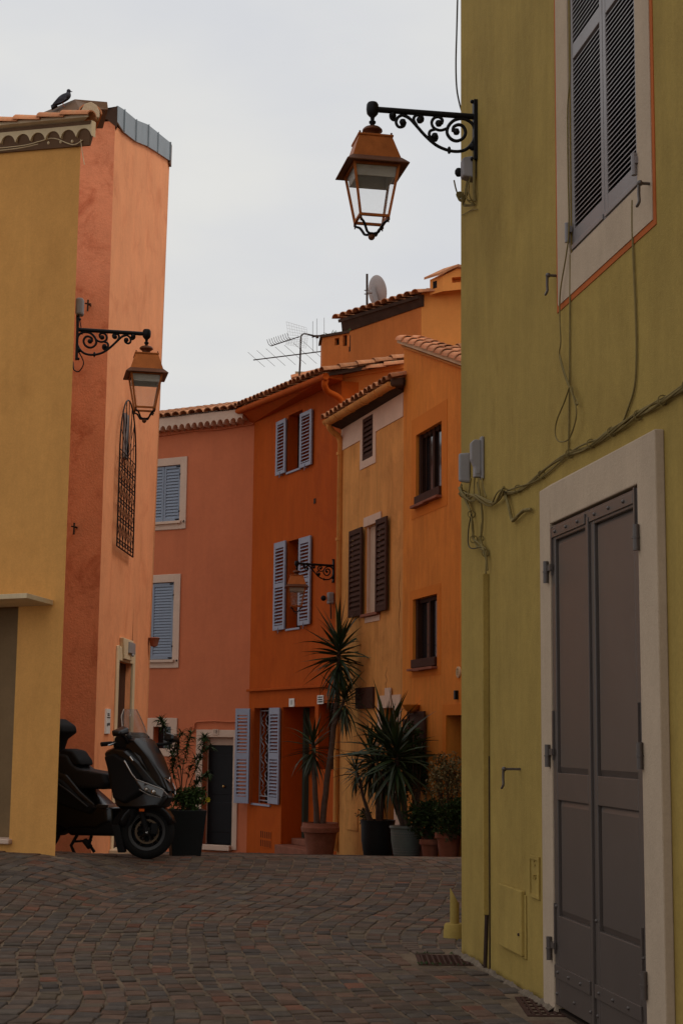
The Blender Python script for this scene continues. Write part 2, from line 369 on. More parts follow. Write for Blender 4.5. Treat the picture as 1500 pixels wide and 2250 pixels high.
def tile_mesh(L_=.42, r0=.098, r1=.078, mt='tile', seg=7, t=.014):
    key = (L_, r0, r1, mt)
    if key in TILE: return TILE[key]
    mb = MB(); V = []
    for y, r in ((0, r0), (L_, r1)):
        for rr in (r, r - t):
            V += [Vector((rr * math.cos(math.pi * i / seg), y, rr * math.sin(math.pi * i / seg) * .8)) for i in range(seg + 1)]
    n = seg + 1; Fc = []
    for i in range(seg):
        Fc += [(i, i + 1, 2 * n + i + 1, 2 * n + i), (n + i, 3 * n + i, 3 * n + i + 1, n + i + 1), (i, n + i, n + i + 1, i + 1), (2 * n + i, 2 * n + i + 1, 3 * n + i + 1, 3 * n + i)]
    Fc += [(0, 2 * n, 3 * n, n), (seg, n + seg, 3 * n + seg, 2 * n + seg)]
    mb.mesh(V, Fc); TILE[key] = mb.me('roof_tile', M[mt], smooth=50); return TILE[key]
def tile_matrix(o, up, side):
    up = up.normalized(); nrm = side.cross(up).normalized()
    if nrm.z < 0: nrm = -nrm
    sx = up.cross(nrm).normalized(); return Matrix(((sx.x, up.x, nrm.x, o.x), (sx.y, up.y, nrm.y, o.y), (sx.z, up.z, nrm.z, o.z), (0, 0, 0, 1)))
def roof(root, e0, e1, up, mt='tilefar', pitch=.2, rows=8, step=.34, thick=.06, base='dark', jit=.012):
    """slab roof whose eave runs e0->e1, rising along up (vector of full slope), covered with canal tiles"""
    e0, e1, up = Vector(e0), Vector(e1), Vector(up); sd_ = (e1 - e0); Lw = sd_.length; sd_.normalize(); ud = up.normalized()
    nrm = sd_.cross(ud); nrm = nrm if nrm.z > 0 else -nrm; nrm.normalize()
    mb = MB(); a, b, c, d = e0, e1, e1 + up, e0 + up
    mb.box8([p - nrm * thick for p in (a, b, c, d)] + [a, b, c, d]); rf = mb.build('roof', M[base], root)
    me = tile_mesh(mt=mt); k = max(1, int(Lw / pitch)); rows = min(rows, int(up.length / step) + 1)
    for i in range(k + 1):
        for j in range(rows):
            p = e0 + sd_ * (i * Lw / k + random.uniform(-jit, jit)) + ud * (j * step - .06 + random.uniform(-jit, jit)) + nrm * (.0 + .022 * (1 if True else 0))
            u2 = (ud + nrm * (-.045 + random.uniform(-.02, .02)) + sd_ * random.uniform(-.02, .02))
            inst('roof_tile', me, rf, tile_matrix(p + nrm * .018, u2, sd_))
    return rf
def verge(parent, a, b, k, me, side, lift=.0, jit=.01):
    a, b = Vector(a), Vector(b); u = (b - a); st = u.length / k; u.normalize()
    for i in range(k):
        p = a + u * (i * st) + Vector((0, 0, lift + random.uniform(0, jit)))
        inst('roof_tile', me, parent, tile_matrix(p, u + Vector((0, 0, -.05 + random.uniform(-.02, .02))) + side * random.uniform(-.03, .03), side))
def cornice(F, s0, s1, zb, h, n, per, root, m, name='cornice', arch=.09, k=10, n0=0.0, slope=0.0):
    mb = MB(); N_ = int((s1 - s0) / per * k); V = []
    def lo(s, wob):
        ph = ((s - s0) / per) % 1.0; e = max(0.0, 1 - ((ph - .5) / .46) ** 2); return zb + slope * (s - s0) + arch * math.sqrt(e)
    for i in range(N_ + 1):
        s = lerp(s0, s1, i / N_); zt = zb + h + slope * (s - s0)
        V += [F.p(s, zt, n), F.p(s, lo(s, 0), n), F.p(s, lo(s, 0), n0), F.p(s, zt, n0)]
    Fc = [(4 * i + a, 4 * i + (a + 1) % 4, 4 * i + 4 + (a + 1) % 4, 4 * i + 4 + a) for i in range(N_) for a in range(4)]
    Fc += [(0, 1, 2, 3), (4 * N_ + 3, 4 * N_ + 2, 4 * N_ + 1, 4 * N_)]
    mb.mesh(V, Fc); return mb.build(name, m, root)
def framebox(F, outer, inner, n0, n1, root, name, m, bev=0, sides='ltrb', label=None):
    a, b, c, d = outer; e, f, g, h = inner; mb = MB()
    if 'l' in sides: mb.fbox(F, a, e, c if 'b' in sides else c, d, n0, n1)
    if 'r' in sides: mb.fbox(F, f, b, c, d, n0, n1)
    if 't' in sides: mb.fbox(F, e, f, h, d, n0 , n1)
    if 'b' in sides: mb.fbox(F, e, f, c, g, n0, n1)
    return mb.build(name, m, root, bevel=bev, label=label)
def text(s, F, a, z, n, size, m, root, name='lettering'):
    cu = bpy.data.curves.new(name, 'FONT'); cu.body = s; cu.size = size; cu.align_x = 'CENTER'; cu.align_y = 'CENTER'; cu.extrude = .001
    o = bpy.data.objects.new(name, cu); COL.objects.link(o); bpy.context.view_layer.update()
    me = bpy.data.meshes.new_from_object(o.evaluated_get(bpy.context.evaluated_depsgraph_get())); bpy.data.objects.remove(o)
    if name == 'relief':
        for v in me.vertices: v.co.z *= 4
    me.materials.clear(); me.materials.append(m); o = bpy.data.objects.new(name, me); COL.objects.link(o); o.parent = root
    R = Matrix((( F.S.x, 0, F.N.x), (F.S.y, 0, F.N.y), (0, 1, 0))).to_4x4(); R.translation = F.p(a, z, n)
    o.matrix_basis = Matrix.Translation(-wloc(root)) @ R; return o
def house(name, label, F, s, cat='house'):
    p = F.p(s, 0); return thing(name, label, cat, (p.x, p.y, ground(p.x, p.y)))
def wtube(F, pts, r, n=.015, k=6, sub=5):
    return [F.p(*F.q(x, y, n), n) for x, y in pts] if sub == 0 else smooth_line([F.p(*F.q(x, y, n), n) for x, y in pts], sub)

# ================================================================== GROUND AND PAVING
def build_street():
    xs = [-120, -60, -30, -15, -9] + [-7 + .2 * i for i in range(66)] + [9, 15, 30, 60, 120]
    ys = [-60, -20, -5, 0, 3, 5] + [6 + .2 * i for i in range(135)] + [34, 37] + [40, 60, 100, 200, 400]
    V = [Vector((x, y, ground(x, y) - .005)) for y in ys for x in xs]; n = len(xs)
    mb = MB(); mb.mesh(V, [(j * n + i, j * n + i + 1, (j + 1) * n + i + 1, (j + 1) * n + i) for j in range(len(ys) - 1) for i in range(n - 1)])
    g = mb.build('cobbled_street', mat('sand_joint', (.17, .12, .08), .95, var=.3, vscale=5, bump=.8, bscale=70, blotch=((.07, .05, .035), 1.3, .9)), None, kind='structure', smooth=60)
    pal = [(.062, .042, .032), (.050, .038, .032), (.076, .042, .028), (.052, .043, .036), (.066, .050, .034), (.044, .037, .035), (.085, .046, .030), (.056, .038, .028)]
    sm_ = mat('porphyry_stone', (.1, .1, .1), .8, var=.2, vscale=12, bump=.7, bscale=90, attr='tint', spec=.12, blotch=((.10, .075, .055), 9, .35))
    rng = random.Random(3)
    def bend(u, v): return -(.27 + .05 * math.sin(u * .9)) * (1 - math.cos(.80 * (v - 6.7) + .33 * u)) + .035 * math.sin(2.1 * v + 1.7 * u)
    grates = [(ghit(912, 2092), ghit(1075, 2092), ghit(930, 2120)), (ghit(1140, 2190), ghit(1290, 2190), ghit(1180, 2232))]
    def ok(x, y, m=.03):
        p = Vector((x, y, 0))
        if y < 9.95 and (p - FG.o).dot(FG.N) < m: return False
        a = (p - FG.o)
        if y >= 9.75 and x > FG.o.x + .05 + (y - 9.8) * .10: return y > 9.8 and x < (y * .0775 + .25)
        pf = p - FY.o
        if pf.dot(FY.N) < m and (-.305 * pf.y - .952 * pf.x) > -.03: return False
        if abs(x) > .224 * y + .35: return False
        for F, lim in ((FO, None), (FP, None), (FC, None), (FA, None)):
            pass
        if (p - FO.o).dot(FO.N) < -.3 and (p - FC.o).dot(FC.N) < -.3: return False
        if (p - FP.o).dot(FP.N) < -.2: return False
        if x > 0 and y > 19 and (p - FC.o).dot(FC.N) < -.1: return False
        for F in (grate_boxes):
            if F[0] - .07 < x < F[1] + .07 and F[2] - .08 < y < F[3] + .08: return False
        return True
    cells = []; W = .122; v = 6.3
    row = 0
    while v < 31:
        D = rng.uniform(.105, .13) if v < 16 else rng.uniform(.12, .15)
        cells.append((v, D)); v += D
    data = []
    u0 = -9.0
    ncol = int(18 / W)
    for c in range(ncol):
        off = rng.uniform(-.05, .05); v = 6.2 + rng.uniform(0, .1); ww = W * rng.uniform(.9, 1.08)
        while v < 31:
            D = rng.uniform(.085, .155) * (1 if v < 15 else 1.15)
            gx = u0 + c * W; x = gx + bend(gx, v + D / 2)
            if ok(x, v + D / 2, .075): data.append((x + rng.uniform(-.007, .007), v, D, ww, gx))
            v += D
    data.sort(key=lambda t: t[1])
    big = MB(); tint_big = []
    cnt = 0
    def stone(mb, x, v, D, ww, c, colr):
        g_ = rng.uniform(.003, .008) if v < 12 else .004
        sl = (bend(c, v + D / 2 + .01) - bend(c, v + D / 2 - .01)) / .02; wx = W * (1 + (bend(c + .02, v + D / 2) - bend(c - .02, v + D / 2)) / .04); cth = 1 / math.sqrt(1 + sl * sl); tx_, ty_ = sl * cth, cth; nx_, ny_ = cth, -sl * cth
        hd = D / 2 / cth - g_; hw_ = wx * cth / 2 - g_ * rng.uniform(.7, 1.7); j = lambda: rng.uniform(-.006, .006); vc = v + D / 2
        q = [(x + nx_ * a * hw_ + tx_ * b * hd + j(), vc + ny_ * a * hw_ + ty_ * b * hd + j()) for a, b in ((-1, -1), (1, -1), (1, 1), (-1, 1))]
        cx, cy = sum(a for a, _ in q) / 4, sum(b for _, b in q) / 4
        zt = rng.uniform(-.002, .006); tx, ty = rng.uniform(-.035, .035), rng.uniform(-.04, .04); e = .90
        V = []
        for a, b in q: V.append(Vector((a, b, ground(a, b) - .03)))
        for a, b in q: V.append(Vector((a, b, ground(a, b) - .0045 + zt + tx * (a - cx) + ty * (b - cy))))
        for a, b in q:
            a2, b2 = cx + (a - cx) * e, cy + (b - cy) * e; V.append(Vector((a2, b2, ground(a2, b2) + zt + tx * (a2 - cx) + ty * (b2 - cy))))
        mb.mesh(V, [(8, 9, 10, 11)] + [(4 + i, 4 + (i + 1) % 4, 8 + (i + 1) % 4, 8 + i) for i in range(4)] + [(i, (i + 1) % 4, 4 + (i + 1) % 4, 4 + i) for i in range(4)])
    def tint(me, cols):
        a = me.attributes.new('tint', 'FLOAT_COLOR', 'POINT'); flat = []
        for c in cols: flat += [c[0], c[1], c[2], 1.0] * 12
        a.data.foreach_set('color', flat)
    cols = []
    def pick():
        c = rng.choice(pal); k = rng.uniform(1.3, 2.05); c = tuple(lerp(t, .048, .35) for t in c)
        if rng.random() < .02: c = (.085, .042, .030)
        return (c[0] * k * 1.16, c[1] * k * 1.04, c[2] * k * .92)
    for d in data:
        x, v = d[0], d[1]; infr = v > 6.75 and abs(x) < .215 * v
        c_ = pick()
        if infr and cnt < 298:
            cnt += 1; mb = MB(); stone(mb, *d, None)
            o = mb.build('paving_stone', sm_, g, weld=False); tint(o.data, [c_])
        else:
            stone(big, *d, None); cols.append(c_)
    o = big.build('paving_stones', sm_, g, weld=False, kind='stuff'); tint(o.data, cols)
    return g
g1 = [ghit(912, 2098), ghit(1045, 2092), ghit(1082, 2112), ghit(930, 2120)]
g2 = [ghit(1135, 2198), ghit(1215, 2192), ghit(1290, 2226), ghit(1180, 2232)]
def gbox(g): 
    return (min(p.x for p in g), max(p.x for p in g), min(p.y for p in g), max(p.y for p in g))
grate_boxes = [(g1[0].x, g1[2].x - .0, g1[3].y, g1[0].y), (g2[0].x, g2[1].x + .12, g2[3].y, g2[1].y)]
STREET = build_street()
def grate(b, nx, ny, label, group):
    x0, x1, y0, y1 = b; z = .001; o = thing('drain_grate', label, 'drain grate', ((x0 + x1) / 2, (y0 + y1) / 2, 0), group)
    mb = MB(); t = .022
    for a in ((x0, x1, y0, y0 + t), (x0, x1, y1 - t, y1), (x0, x0 + t, y0 + t, y1 - t), (x1 - t, x1, y0 + t, y1 - t)):
        mb.box(((a[0] + a[1]) / 2, (a[2] + a[3]) / 2, z - .015), (a[1] - a[0], a[3] - a[2], .03))
    mb.build('frame', M['brick'], o)
    q = MB(); q.box(((x0 + x1) / 2, (y0 + y1) / 2, -.0095), (x1 - x0 - .04, y1 - y0 - .04, .003)); q.build('pit', M['room'], o)
    bx = MB(); bx.box((0, 0, 0), (.011, y1 - y0 - 2 * t, .02)); me = bx.me('bar', M['brick'])
    for i in range(1, nx): inst('bar', me, o, Matrix.Translation((lerp(x0, x1, i / nx), (y0 + y1) / 2, z - .008)))
    by = MB(); by.box((0, 0, 0), (x1 - x0 - 2 * t, .011, .014)); me = by.me('bar', M['brick'])
    for i in range(1, ny): inst('bar', me, o, Matrix.Translation(((x0 + x1) / 2, lerp(y0, y1, i / ny), z - .006)))
grate(grate_boxes[0], 14, 9, 'rusty fine-meshed drain grate in the cobbles by the post stump', 'drain grates')
grate(grate_boxes[1], 9, 6, 'dark open-barred drain grate in the cobbles at the foot of the grey door', 'drain grates')
mb = MB(); rr = random.Random(5)
for i in range(90):
    x = g1[0].x + rr.random() ** 1.5 * .35 ; y = g1[3].y + rr.uniform(-.05, .04) if rr.random() < .7 else g1[0].y + rr.uniform(-.02, .05)
    a = rr.uniform(0, 6.28); l = rr.uniform(.008, .026); d = Vector((math.cos(a), math.sin(a), rr.uniform(.3, 1.2))).normalized() * l; sdv = Vector((-math.sin(a), math.cos(a), 0)) * l * .3
    p = Vector((x, y, .003)); mb.poly([p - sdv * .3, p + d * .5 - sdv, p + d, p + d * .5 + sdv])
mb.build('weeds', M['leaf2'], STREET, weld=False, kind='stuff')

# ================================================================== OLIVE GREEN HOUSE (right)
HG = house('house', 'olive green rendered house filling the right side, with tall grey door', FG, 2)
wr = FG.r(1252, 1401, 300, 562); wz0 = FG.q(1252, 562)[1]
win = (wr[0], FG.q(1401, 300)[0], wz0, wz0 + 2.3)
LN_ = .036; dl = FG.q(1214, 1650, LN_)[0]; dr = FG.q(1412, 1650, LN_)[0]; dz1 = FG.q(1213, 1150, LN_)[1]; dz0 = .035
FRN = .042
wall_mesh(FG, 0, 16, -.3, (12, 12), [(*win, .16), (dl, dr, -.02, dz1, .10)], [(3.2, 4.2), (7, 4)]).build('wall', M['green'], HG)  # top out of view is raised to shade the lower walls opposite
q = MB(); q.fbox(FG, dl, dr, -.2, dz1, -.10, -.02); q.fbox(FG, win[0], win[1], win[2], win[3], -.2, -.163); q.build('dark_backing', M['room'], HG, kind='stuff')
# raised cream door surround
so_ = FG.r(1188, 1452, 1077, 2190, n=FRN); sz1 = so_[3]
q = MB(); a, b = so_[0], FG.q(1450, 1650, FRN)[0]
q.fbox(FG, a, dl, -.2, sz1, 0, FRN); q.fbox(FG, dr, b, -.2, sz1, 0, FRN); q.fbox(FG, dl, dr, dz1, sz1, 0, FRN)
q.build('door_surround', M['cream'], HG, bevel=.006)
# door leaves
mid = FG.q(1300, 1650, LN_)[0]; NL = LN_; TH = .04
zt_, zp1, zp0, zq1, zq0 = dz1 - .02, FG.q(1222, 1192)[1], FG.q(1228, 1697)[1], FG.q(1232, 1757)[1], FG.q(1232, 2008)[1]
def leaf(a, b, label):
    w_ = b - a; st = .062 * 1.0; mb = MB(); n0, n1 = NL - TH, NL
    mb.fbox(FG, a, a + st, dz0, dz1 - .012, n0, n1); mb.fbox(FG, b - st, b, dz0, dz1 - .012, n0, n1)
    for z0, z1 in ((dz0, zq0), (zq1, zp0), (zp1, dz1 - .012)): mb.fbox(FG, a + st, b - st, z0, z1, n0, n1 - .0005)
    d = mb.build('door_leaf', M['taupe'], HG, bevel=.004, label=label)
    for z0, z1 in ((zp0, zp1), (zq0, zq1)):
        m2 = MB(); s0, s1 = a + st, b - st; i = .028
        V = [FG.p(s0, z0, n0 + .004), FG.p(s1, z0, n0 + .004), FG.p(s1, z1, n0 + .004), FG.p(s0, z1, n0 + .004),
             FG.p(s0, z0, n1 - .020), FG.p(s1, z0, n1 - .020), FG.p(s1, z1, n1 - .020), FG.p(s0, z1, n1 - .020),
             FG.p(s0 + i, z0 + i, n1 - .010), FG.p(s1 - i, z0 + i, n1 - .010), FG.p(s1 - i, z1 - i, n1 - .010), FG.p(s0 + i, z1 - i, n1 - .010)]
        m2.mesh(V, [(0, 1, 2, 3)] + [(k + i_, k + (i_ + 1) % 4, k + 4 + (i_ + 1) % 4, k + 4 + i_) for k in (0, 4) for i_ in range(4)] + [(8, 9, 10, 11)])
        m2.build('panel', M['taupe'], d)
    m3 = MB(); m3.fbox(FG, a + .012, b - .05, dz1 - .075, dz1 - .026, n1, n1 + .008); m3.build('top_strip', M['taupe'], d, bevel=.002)
    m3 = MB(); m3.fbox(FG, a + .012, b - .05, .165, .225, n1, n1 + .009); m3.build('kick_strip', M['taupe'], d, bevel=.002)
    bm_ = MB(); bm_.lathe([(.0085, 0), (.0085, .004), (.005, .008), (.0001, .009)], FG.m() @ Matrix.Rotation(rad(-90), 4, 'X'), 8); me = bm_.me('bolt', M['taupe'], FG.p(0, 0, 0), smooth=40)
    L_ = [(a + w_ * f, dz1 - .05) for f in (.15, .45, .75)] + [(a + w_ * f, .195) for f in (.12, .40, .70)] + [(a + w_ * f, .09) for f in (.05, .5, .9)] + [(b - .03, .42), (a + .03, .50)]
    for s, z in L_: inst('bolt', me, d, Matrix.Translation(FG.p(s, z, n1 + (.009 if z > dz1 - .1 or abs(z - .195) < .01 else 0))))
    return d
D1 = leaf(dl + .006, mid - .003, 'left leaf of the grey door'); D2 = leaf(mid + .003, dr - .006, 'right leaf of the grey door')
q = MB(); q.fbox(FG, mid - .018, mid + .010, dz0 + .01, dz1 - .05, NL, NL + .012); q.build('astragal', M['taupe'], D2, bevel=.002)
def hinge(s, z, sd_, d):
    m = MB(); m.tube([FG.p(s, z - .055, FRN + .014), FG.p(s, z + .055, FRN + .014)], .014, 10); m.tube([FG.p(s, z - .004, FRN + .014), FG.p(s, z + .004, FRN + .014)], .017, 10)
    m.fbox(FG, min(s, s + sd_ * .07), max(s, s + sd_ * .07), z + .004, z + .034, FRN + .001, FRN + .012)
    m.fbox(FG, min(s + sd_ * .045, s + sd_ * .06), max(s + sd_ * .045, s + sd_ * .06), z - .02, z + .22, NL + .001, NL + .009)
    m.build('hinge', M['taupe'], d, smooth=40)
for y in (1262, 1660, 2074): hinge(dl - .030, FG.q(1210, y)[1], 1, D1)
for y in (1187, 1660, 2150): hinge(dr + .012, FG.q(1408, y)[1], -1, D2)
q = MB(); q.fbox(FG, dl, dr, -.02, .012, -.09, .02); q.build('threshold', M['soil'], HG)
# upper window: painted surround and louvred shutters
wo = (FG.q(1221, 350)[0], FG.q(1437, 250)[0], FG.q(1223, 690)[1]); zt = win[3] + .22; bw = .030
q = MB(); a, b, c = wo
for s0, s1, z0, z1 in ((a, a + bw, c, zt), (b - bw, b, c, zt), (a + bw, b - bw, c, c + bw), (a + bw, b - bw, zt - bw, zt)): q.fbox(FG, s0, s1, z0, z1, 0, .004)
q.build('painted_band', M['band'], HG)
a += bw; b -= bw; c += bw; q = MB()
q.fbox(FG, a, win[0], c, zt - bw, 0, .008); q.fbox(FG, win[1], b, c, zt - bw, 0, .008); q.fbox(FG, win[0], win[1], c, win[2], 0, .008); q.fbox(FG, win[0], win[1], win[3], zt - bw, 0, .008)
q.build('window_surround', M['cream'], HG)
ms = FG.q(1323, 300)[0]; H = win[3] - win[2]
zb1 = (FG.q(1262, 503)[1] - win[2]) / H; zm0 = (FG.q(1262, 122)[1] - win[2]) / H; zm1 = (FG.q(1262, 88)[1] - win[2]) / H
for s0, s1, lb in ((win[0] + .006, ms - .003, 'left louvred leaf'), (ms + .003, win[1] - .006, 'right louvred leaf')):
    shl = shutter(FG, (s0, s1, win[2] + .012, win[3]), -.045, HG, M['taupelt'], panels=((zb1, zm0), (zm1, .97)), pitch=.0245, stile=.040, th=.04, bev=.003, tilt=.75, label=lb)
    m = MB(); m.fbox(FG, s0 + .01, s1 - .01, win[2] + .02, win[2] + .045, -.005, .003); m.build('bottom_strip', M['taupelt'], shl, bevel=.002)
    s = s0 + .0 if s0 < ms - .1 else s1; m = MB(); z = FG.q(1246, 520)[1] if s0 < ms - .1 else FG.q(1398, 365)[1]
    m.tube([FG.p(s, z - .05, .02), FG.p(s, z + .05, .02)], .013, 8); m.fbox(FG, s - .02, s + .02, z, z + .03, .001, .02); m.build('hinge', M['taupelt'], shl, smooth=40)
# vertical cable trunking and thin pipe below
t1 = FG.q(1075, 1650)[0]; t0 = t1 - .05
q = MB(); pz = FG.q(1040, 1258)[1]; ps0 = FG.q(1016, 1650, .035)[0]; q.box8([FG.p(ps0, -.3, .0), FG.p(t0, -.3, .0), FG.p(t0, pz + .9, .0), FG.p(ps0, pz + .9, .0), FG.p(ps0, -.3, .035), FG.p(t0, -.3, .035), FG.p(t0, pz, .034), FG.p(ps0, pz, .034)]); q = MB()
T = tag(MB(), '', '') if False else None
q = MB(); q.fbox(FG, t1 - .03, t1, .30, FG.q(1068, 1255)[1] - .02, .001, .038); ct_ = q.build('cable_duct', M['green'], HG, bevel=.004)
q = MB(); q.tube([FG.p(t0 + .02, -.05, .025), FG.p(t0 + .035, .31, .016)], .012, 8); q.tube([FG.p(t0 + .054, -.05, .004), FG.p(t0 + .054, 1.2, .004)], .004, 6); q.build('pipe', M['ironbr'], HG, smooth=40)
# rough mortar fillet where wall meets paving
q = MB(); rr = random.Random(2); V = []; k = 160; w1_ = w2_ = 0
for i in range(k + 1):
    w1_ = .75 * w1_ + rr.uniform(-.006, .006); w2_ = .75 * w2_ + rr.uniform(-.010, .010); s = lerp(0, dl - .0, i / k); V += [FG.p(s, .020 + w1_, .036), FG.p(s, .003, .055 + w2_), FG.p(s, -.03, .06)]
q.mesh(V, [(3 * i + a, 3 * i + a + 1, 3 * i + 4 + a, 3 * i + 3 + a) for i in range(k) for a in (0, 1)]); q.build('mortar_fillet', M['fillet'], HG)

# ================================================================== YELLOW HOUSE (left)
HY = house('house', 'mustard yellow house on the left edge, scalloped cream board under its tiles', FY, -.5)
ez0 = FY.q(0, 300, .12); ez1 = FY.q(196, 258, .12)
sA, zA = FY.q(0, 276, .12); sB, zB = FY.q(196, 257, .12); sl_ = (zB - zA) / (sB - sA)
S_L = -5.0
zline = lambda s: zB + sl_ * (s - sB)
dop = FY.r(-60, 31, 1330, 1848, at=31)
rt = (-3.2, 3.6)
wall_mesh(FY, S_L, 0, -.5, (zline(S_L) - .03, zline(0) - .03), [(dop[0], dop[1], FY.q(20, 1848)[1], dop[3], .16)], [(-1.5, 2.6), (-1.25, 3.9)]).build('wall', M['yellow'], HY)
q = MB(); q.fbox(FY, dop[0] - .01, dop[1] + .0, FY.q(20, 1848)[1] - .02, dop[3] + .01, -.2, -.155); q.build('door_leaf', mat('grey_brown_board', (.19, .12, .06), .8, var=.1), HY)
q = MB(); q.fbox(FY, dop[0], FY.q(27, 1855)[0], FY.q(20, 1852)[1] - .01, FY.q(20, 1843)[1], -.15, .05); q.build('sill', M['pinkcream'], HY, bevel=.01)
# thin sloping canopy over the opening
pc = [FY.q(-80, 1300, .0), FY.q(60, 1302, .0)]; zc = FY.q(10, 1318, .45)[1]
q = MB(); s1 = FY.q(64, 1308)[0]; V = []
zw = FY.q(40, 1300)[1]
sw_, zw_ = FY.q(118, 1319); sf_, zf_ = FY.q(60, 1303, .35); top_ = [FY.p(S_L + 3.2, zw_, .001), FY.p(sw_, zw_, .001), FY.p(sf_, zf_, .35), FY.p(S_L + 3.2, zf_, .35)]
q.prism(top_, Vector((0, 0, -.045))); q.build('canopy', M['creamb'], HY, bevel=.004)
# scalloped board under the tiles
cb = cornice(FY, S_L, sB, zline(S_L) - .165, .150, .075, .185, HY, M['creamb'], name='scalloped_board', arch=.078, slope=sl_, n0=.015)
q = MB(); a0, a1 = S_L, sB - .005
q.mesh([FY.p(a0, zline(a0) - .23, .022), FY.p(a1 - .06, zline(a1) - .23, .022), FY.p(a1 - .06, zline(a1) - .23, 0), FY.p(a0, zline(a0) - .23, 0), FY.p(a0, zline(a0) - .02, .085), FY.p(a1, zline(a1) - .02, .085), FY.p(a1, zline(a1) - .02, 0), FY.p(a0, zline(a0) - .02, 0)],
       [(0, 1, 2, 3), (7, 6, 5, 4), (0, 4, 5, 1), (1, 5, 6, 2), (2, 6, 7, 3), (3, 7, 4, 0)])
q.build('soffit', M['brownmetal'], HY)  # dark brown strip paints the shade in the hollows under the board
me = tile_mesh(.42, .068, .062, 'tile')
for i in range(0):
    s = sB - .074 - i * .148
    if s < S_L: break
    z = zline(s) - .30
    o = inst('cornice_tile', me, cb, Matrix.Translation(FY.p(s, z + .005, .118)) @ FY.m().to_3x3().to_4x4() @ Matrix.Rotation(rad(180), 4, 'Z') @ Matrix.Diagonal((1, .27, 1.35, 1)))
# roof plane behind the verge
ry = MB(); V = [FY.p(S_L, zline(S_L), .13), FY.p(sB, zline(sB), .13), FY.p(sB, zline(sB), .0) + Vector((-1.7, 2.6, -.1)), FY.p(S_L, zline(S_L), 0) + Vector((-1.7, 2.6, -.2))]
ry.prism(V, Vector((0, 0, .03))); RY = ry.build('roof', M['mortar'], HY)
mt = tile_mesh(.325, .085, .075, 'tile')
u = (FY.p(sB, zline(sB)) - FY.p(S_L, zline(S_L))).normalized(); st = .285
for row in range(0, 9):
    n = .085 - row * .2
    for i in range(14):
        s = sB - .03 - (i + 1) * st + random.uniform(-.01, .01) - (.0 if row == 0 else .12)
        if row > 0 and i == 0 : continue
        p = FY.p(s, zline(s) + .033 - row * .008 + random.uniform(0, .008), .085) + Vector((-.12, .19, 0)) * row
        inst('roof_tile', mt, RY, tile_matrix(p, u + Vector((0, 0, -.06 + random.uniform(-.02, .02))) + FY.N * random.uniform(-.02, .02), FY.S.cross(Vector((0, 0, 1)))) )
# ridge tile plugged with mortar and the folded sheet-metal flashing
def pyy(px, py, n): return FY.p(*FY.q(px, py, n), n)
rc = pyy(200, 240, .02); rdir = Vector((-.28, .96, .0)).normalized(); sx = rdir.cross(Vector((0, 0, 1))).normalized()
q = MB(); pr = [(-.085, -.075), (.085, -.075), (.085, -.01), (.055, .05), (0, .075), (-.055, .05), (-.085, -.01)]
q.prism([rc + sx * a + Vector((0, 0, b)) for a, b in pr], rdir * .10); q.build('mortar_plug', M['mortar'], HY, bevel=.008)
rt_ = tile_mesh(.42, .115, .105, 'tile')
for i in range(1): inst('ridge_tile', rt_, RY, tile_matrix(rc + rdir * (.03 + .36 * i) + Vector((0, 0, -.03 + .006)), rdir, sx))
q = MB(); A, B, Cc, Dd = pyy(95, 247, -.25), pyy(165, 218, -.25), pyy(236, 224, -.5), pyy(238, 240, -.5)
for tri in ([A, B, pyy(176, 240, -.03), pyy(120, 250, -.03)], [B, Cc, Dd, pyy(176, 240, -.03)]): q.prism(tri, Vector((-.12, .45, -.015)))
q.build('sheet_flashing', M['brownmetal'], HY)
# cable clipped under the cornice
CB = tag(wc := MB(), '', '') if False else None
q = MB(); q.tube(wtube(FY, [(-40, 334), (40, 326), (100, 313), (140, 304), (178, 306)], 0, .03), .007)
q.tube(wtube(FY, [(-40, 329), (50, 320), (90, 310), (120, 304), (160, 318), (182, 308)], 0, .045), .005)
q.tube(wtube(FY, [(178, 306), (180, 325), (184, 350), (186, 362)], 0, .04), .004)
for x, y in ((108, 314), (135, 312), (160, 311)): q.ball(FY.p(*FY.q(x, y, .03), .03), .018, 8)
tag(q.build('cable', M['creamb'], smooth=60), 'pale tangled cable clipped under the scalloped board of the yellow house', 'cable')

# ================================================================== PEACH TOWER HOUSE
HT = house('house', 'tall peach rendered house behind the scooter with zinc-capped sloping wall', FT, 1)
bot = [(258, 279), (298, 311), (325, 320), (348, 336), (373, 353)]; topp = [(258, 232), (272, 241), (298, 263), (325, 274), (346, 291), (373, 313)]
BQ = [FT.q(x, y) for x, y in bot]; TQ = [FT.q(x, y, .02) for x, y in topp]
S_E = FT.q(326, 1400)[0]; S_T = BQ[-1][0]
op = FT.r(253, 284, 1450, 1640, at=253)
dz = FT.q(268, 1454)[1]; gz = ground(-2.6, 19) - .1
q = MB()
hole = (FT.q(253, 1600)[0], FT.q(284, 1600)[0], gz, dz, .07)
prof = [(0, BQ[0][1] - .0)] + BQ
Ss = sorted([0, hole[0], hole[1], S_E] + [b[0] * S_E / S_T for b in BQ if b[0] * S_E / S_T < S_E - .02])
def ztop(s):
    for (a, za), (b, zb_) in zip(BQ[:-1], BQ[1:]):
        if s <= b: return lerp(za, zb_, max(0, (s - a) / (b - a)))
    return BQ[-1][1]
def leanx(s, z):     # far edge leans out a little towards the top
    return s * (1 + (S_T / S_E - 1) * max(0, (z - 1.5) / (BQ[-1][1] - 1.5)))
topx = lambda s: s * S_T / S_E
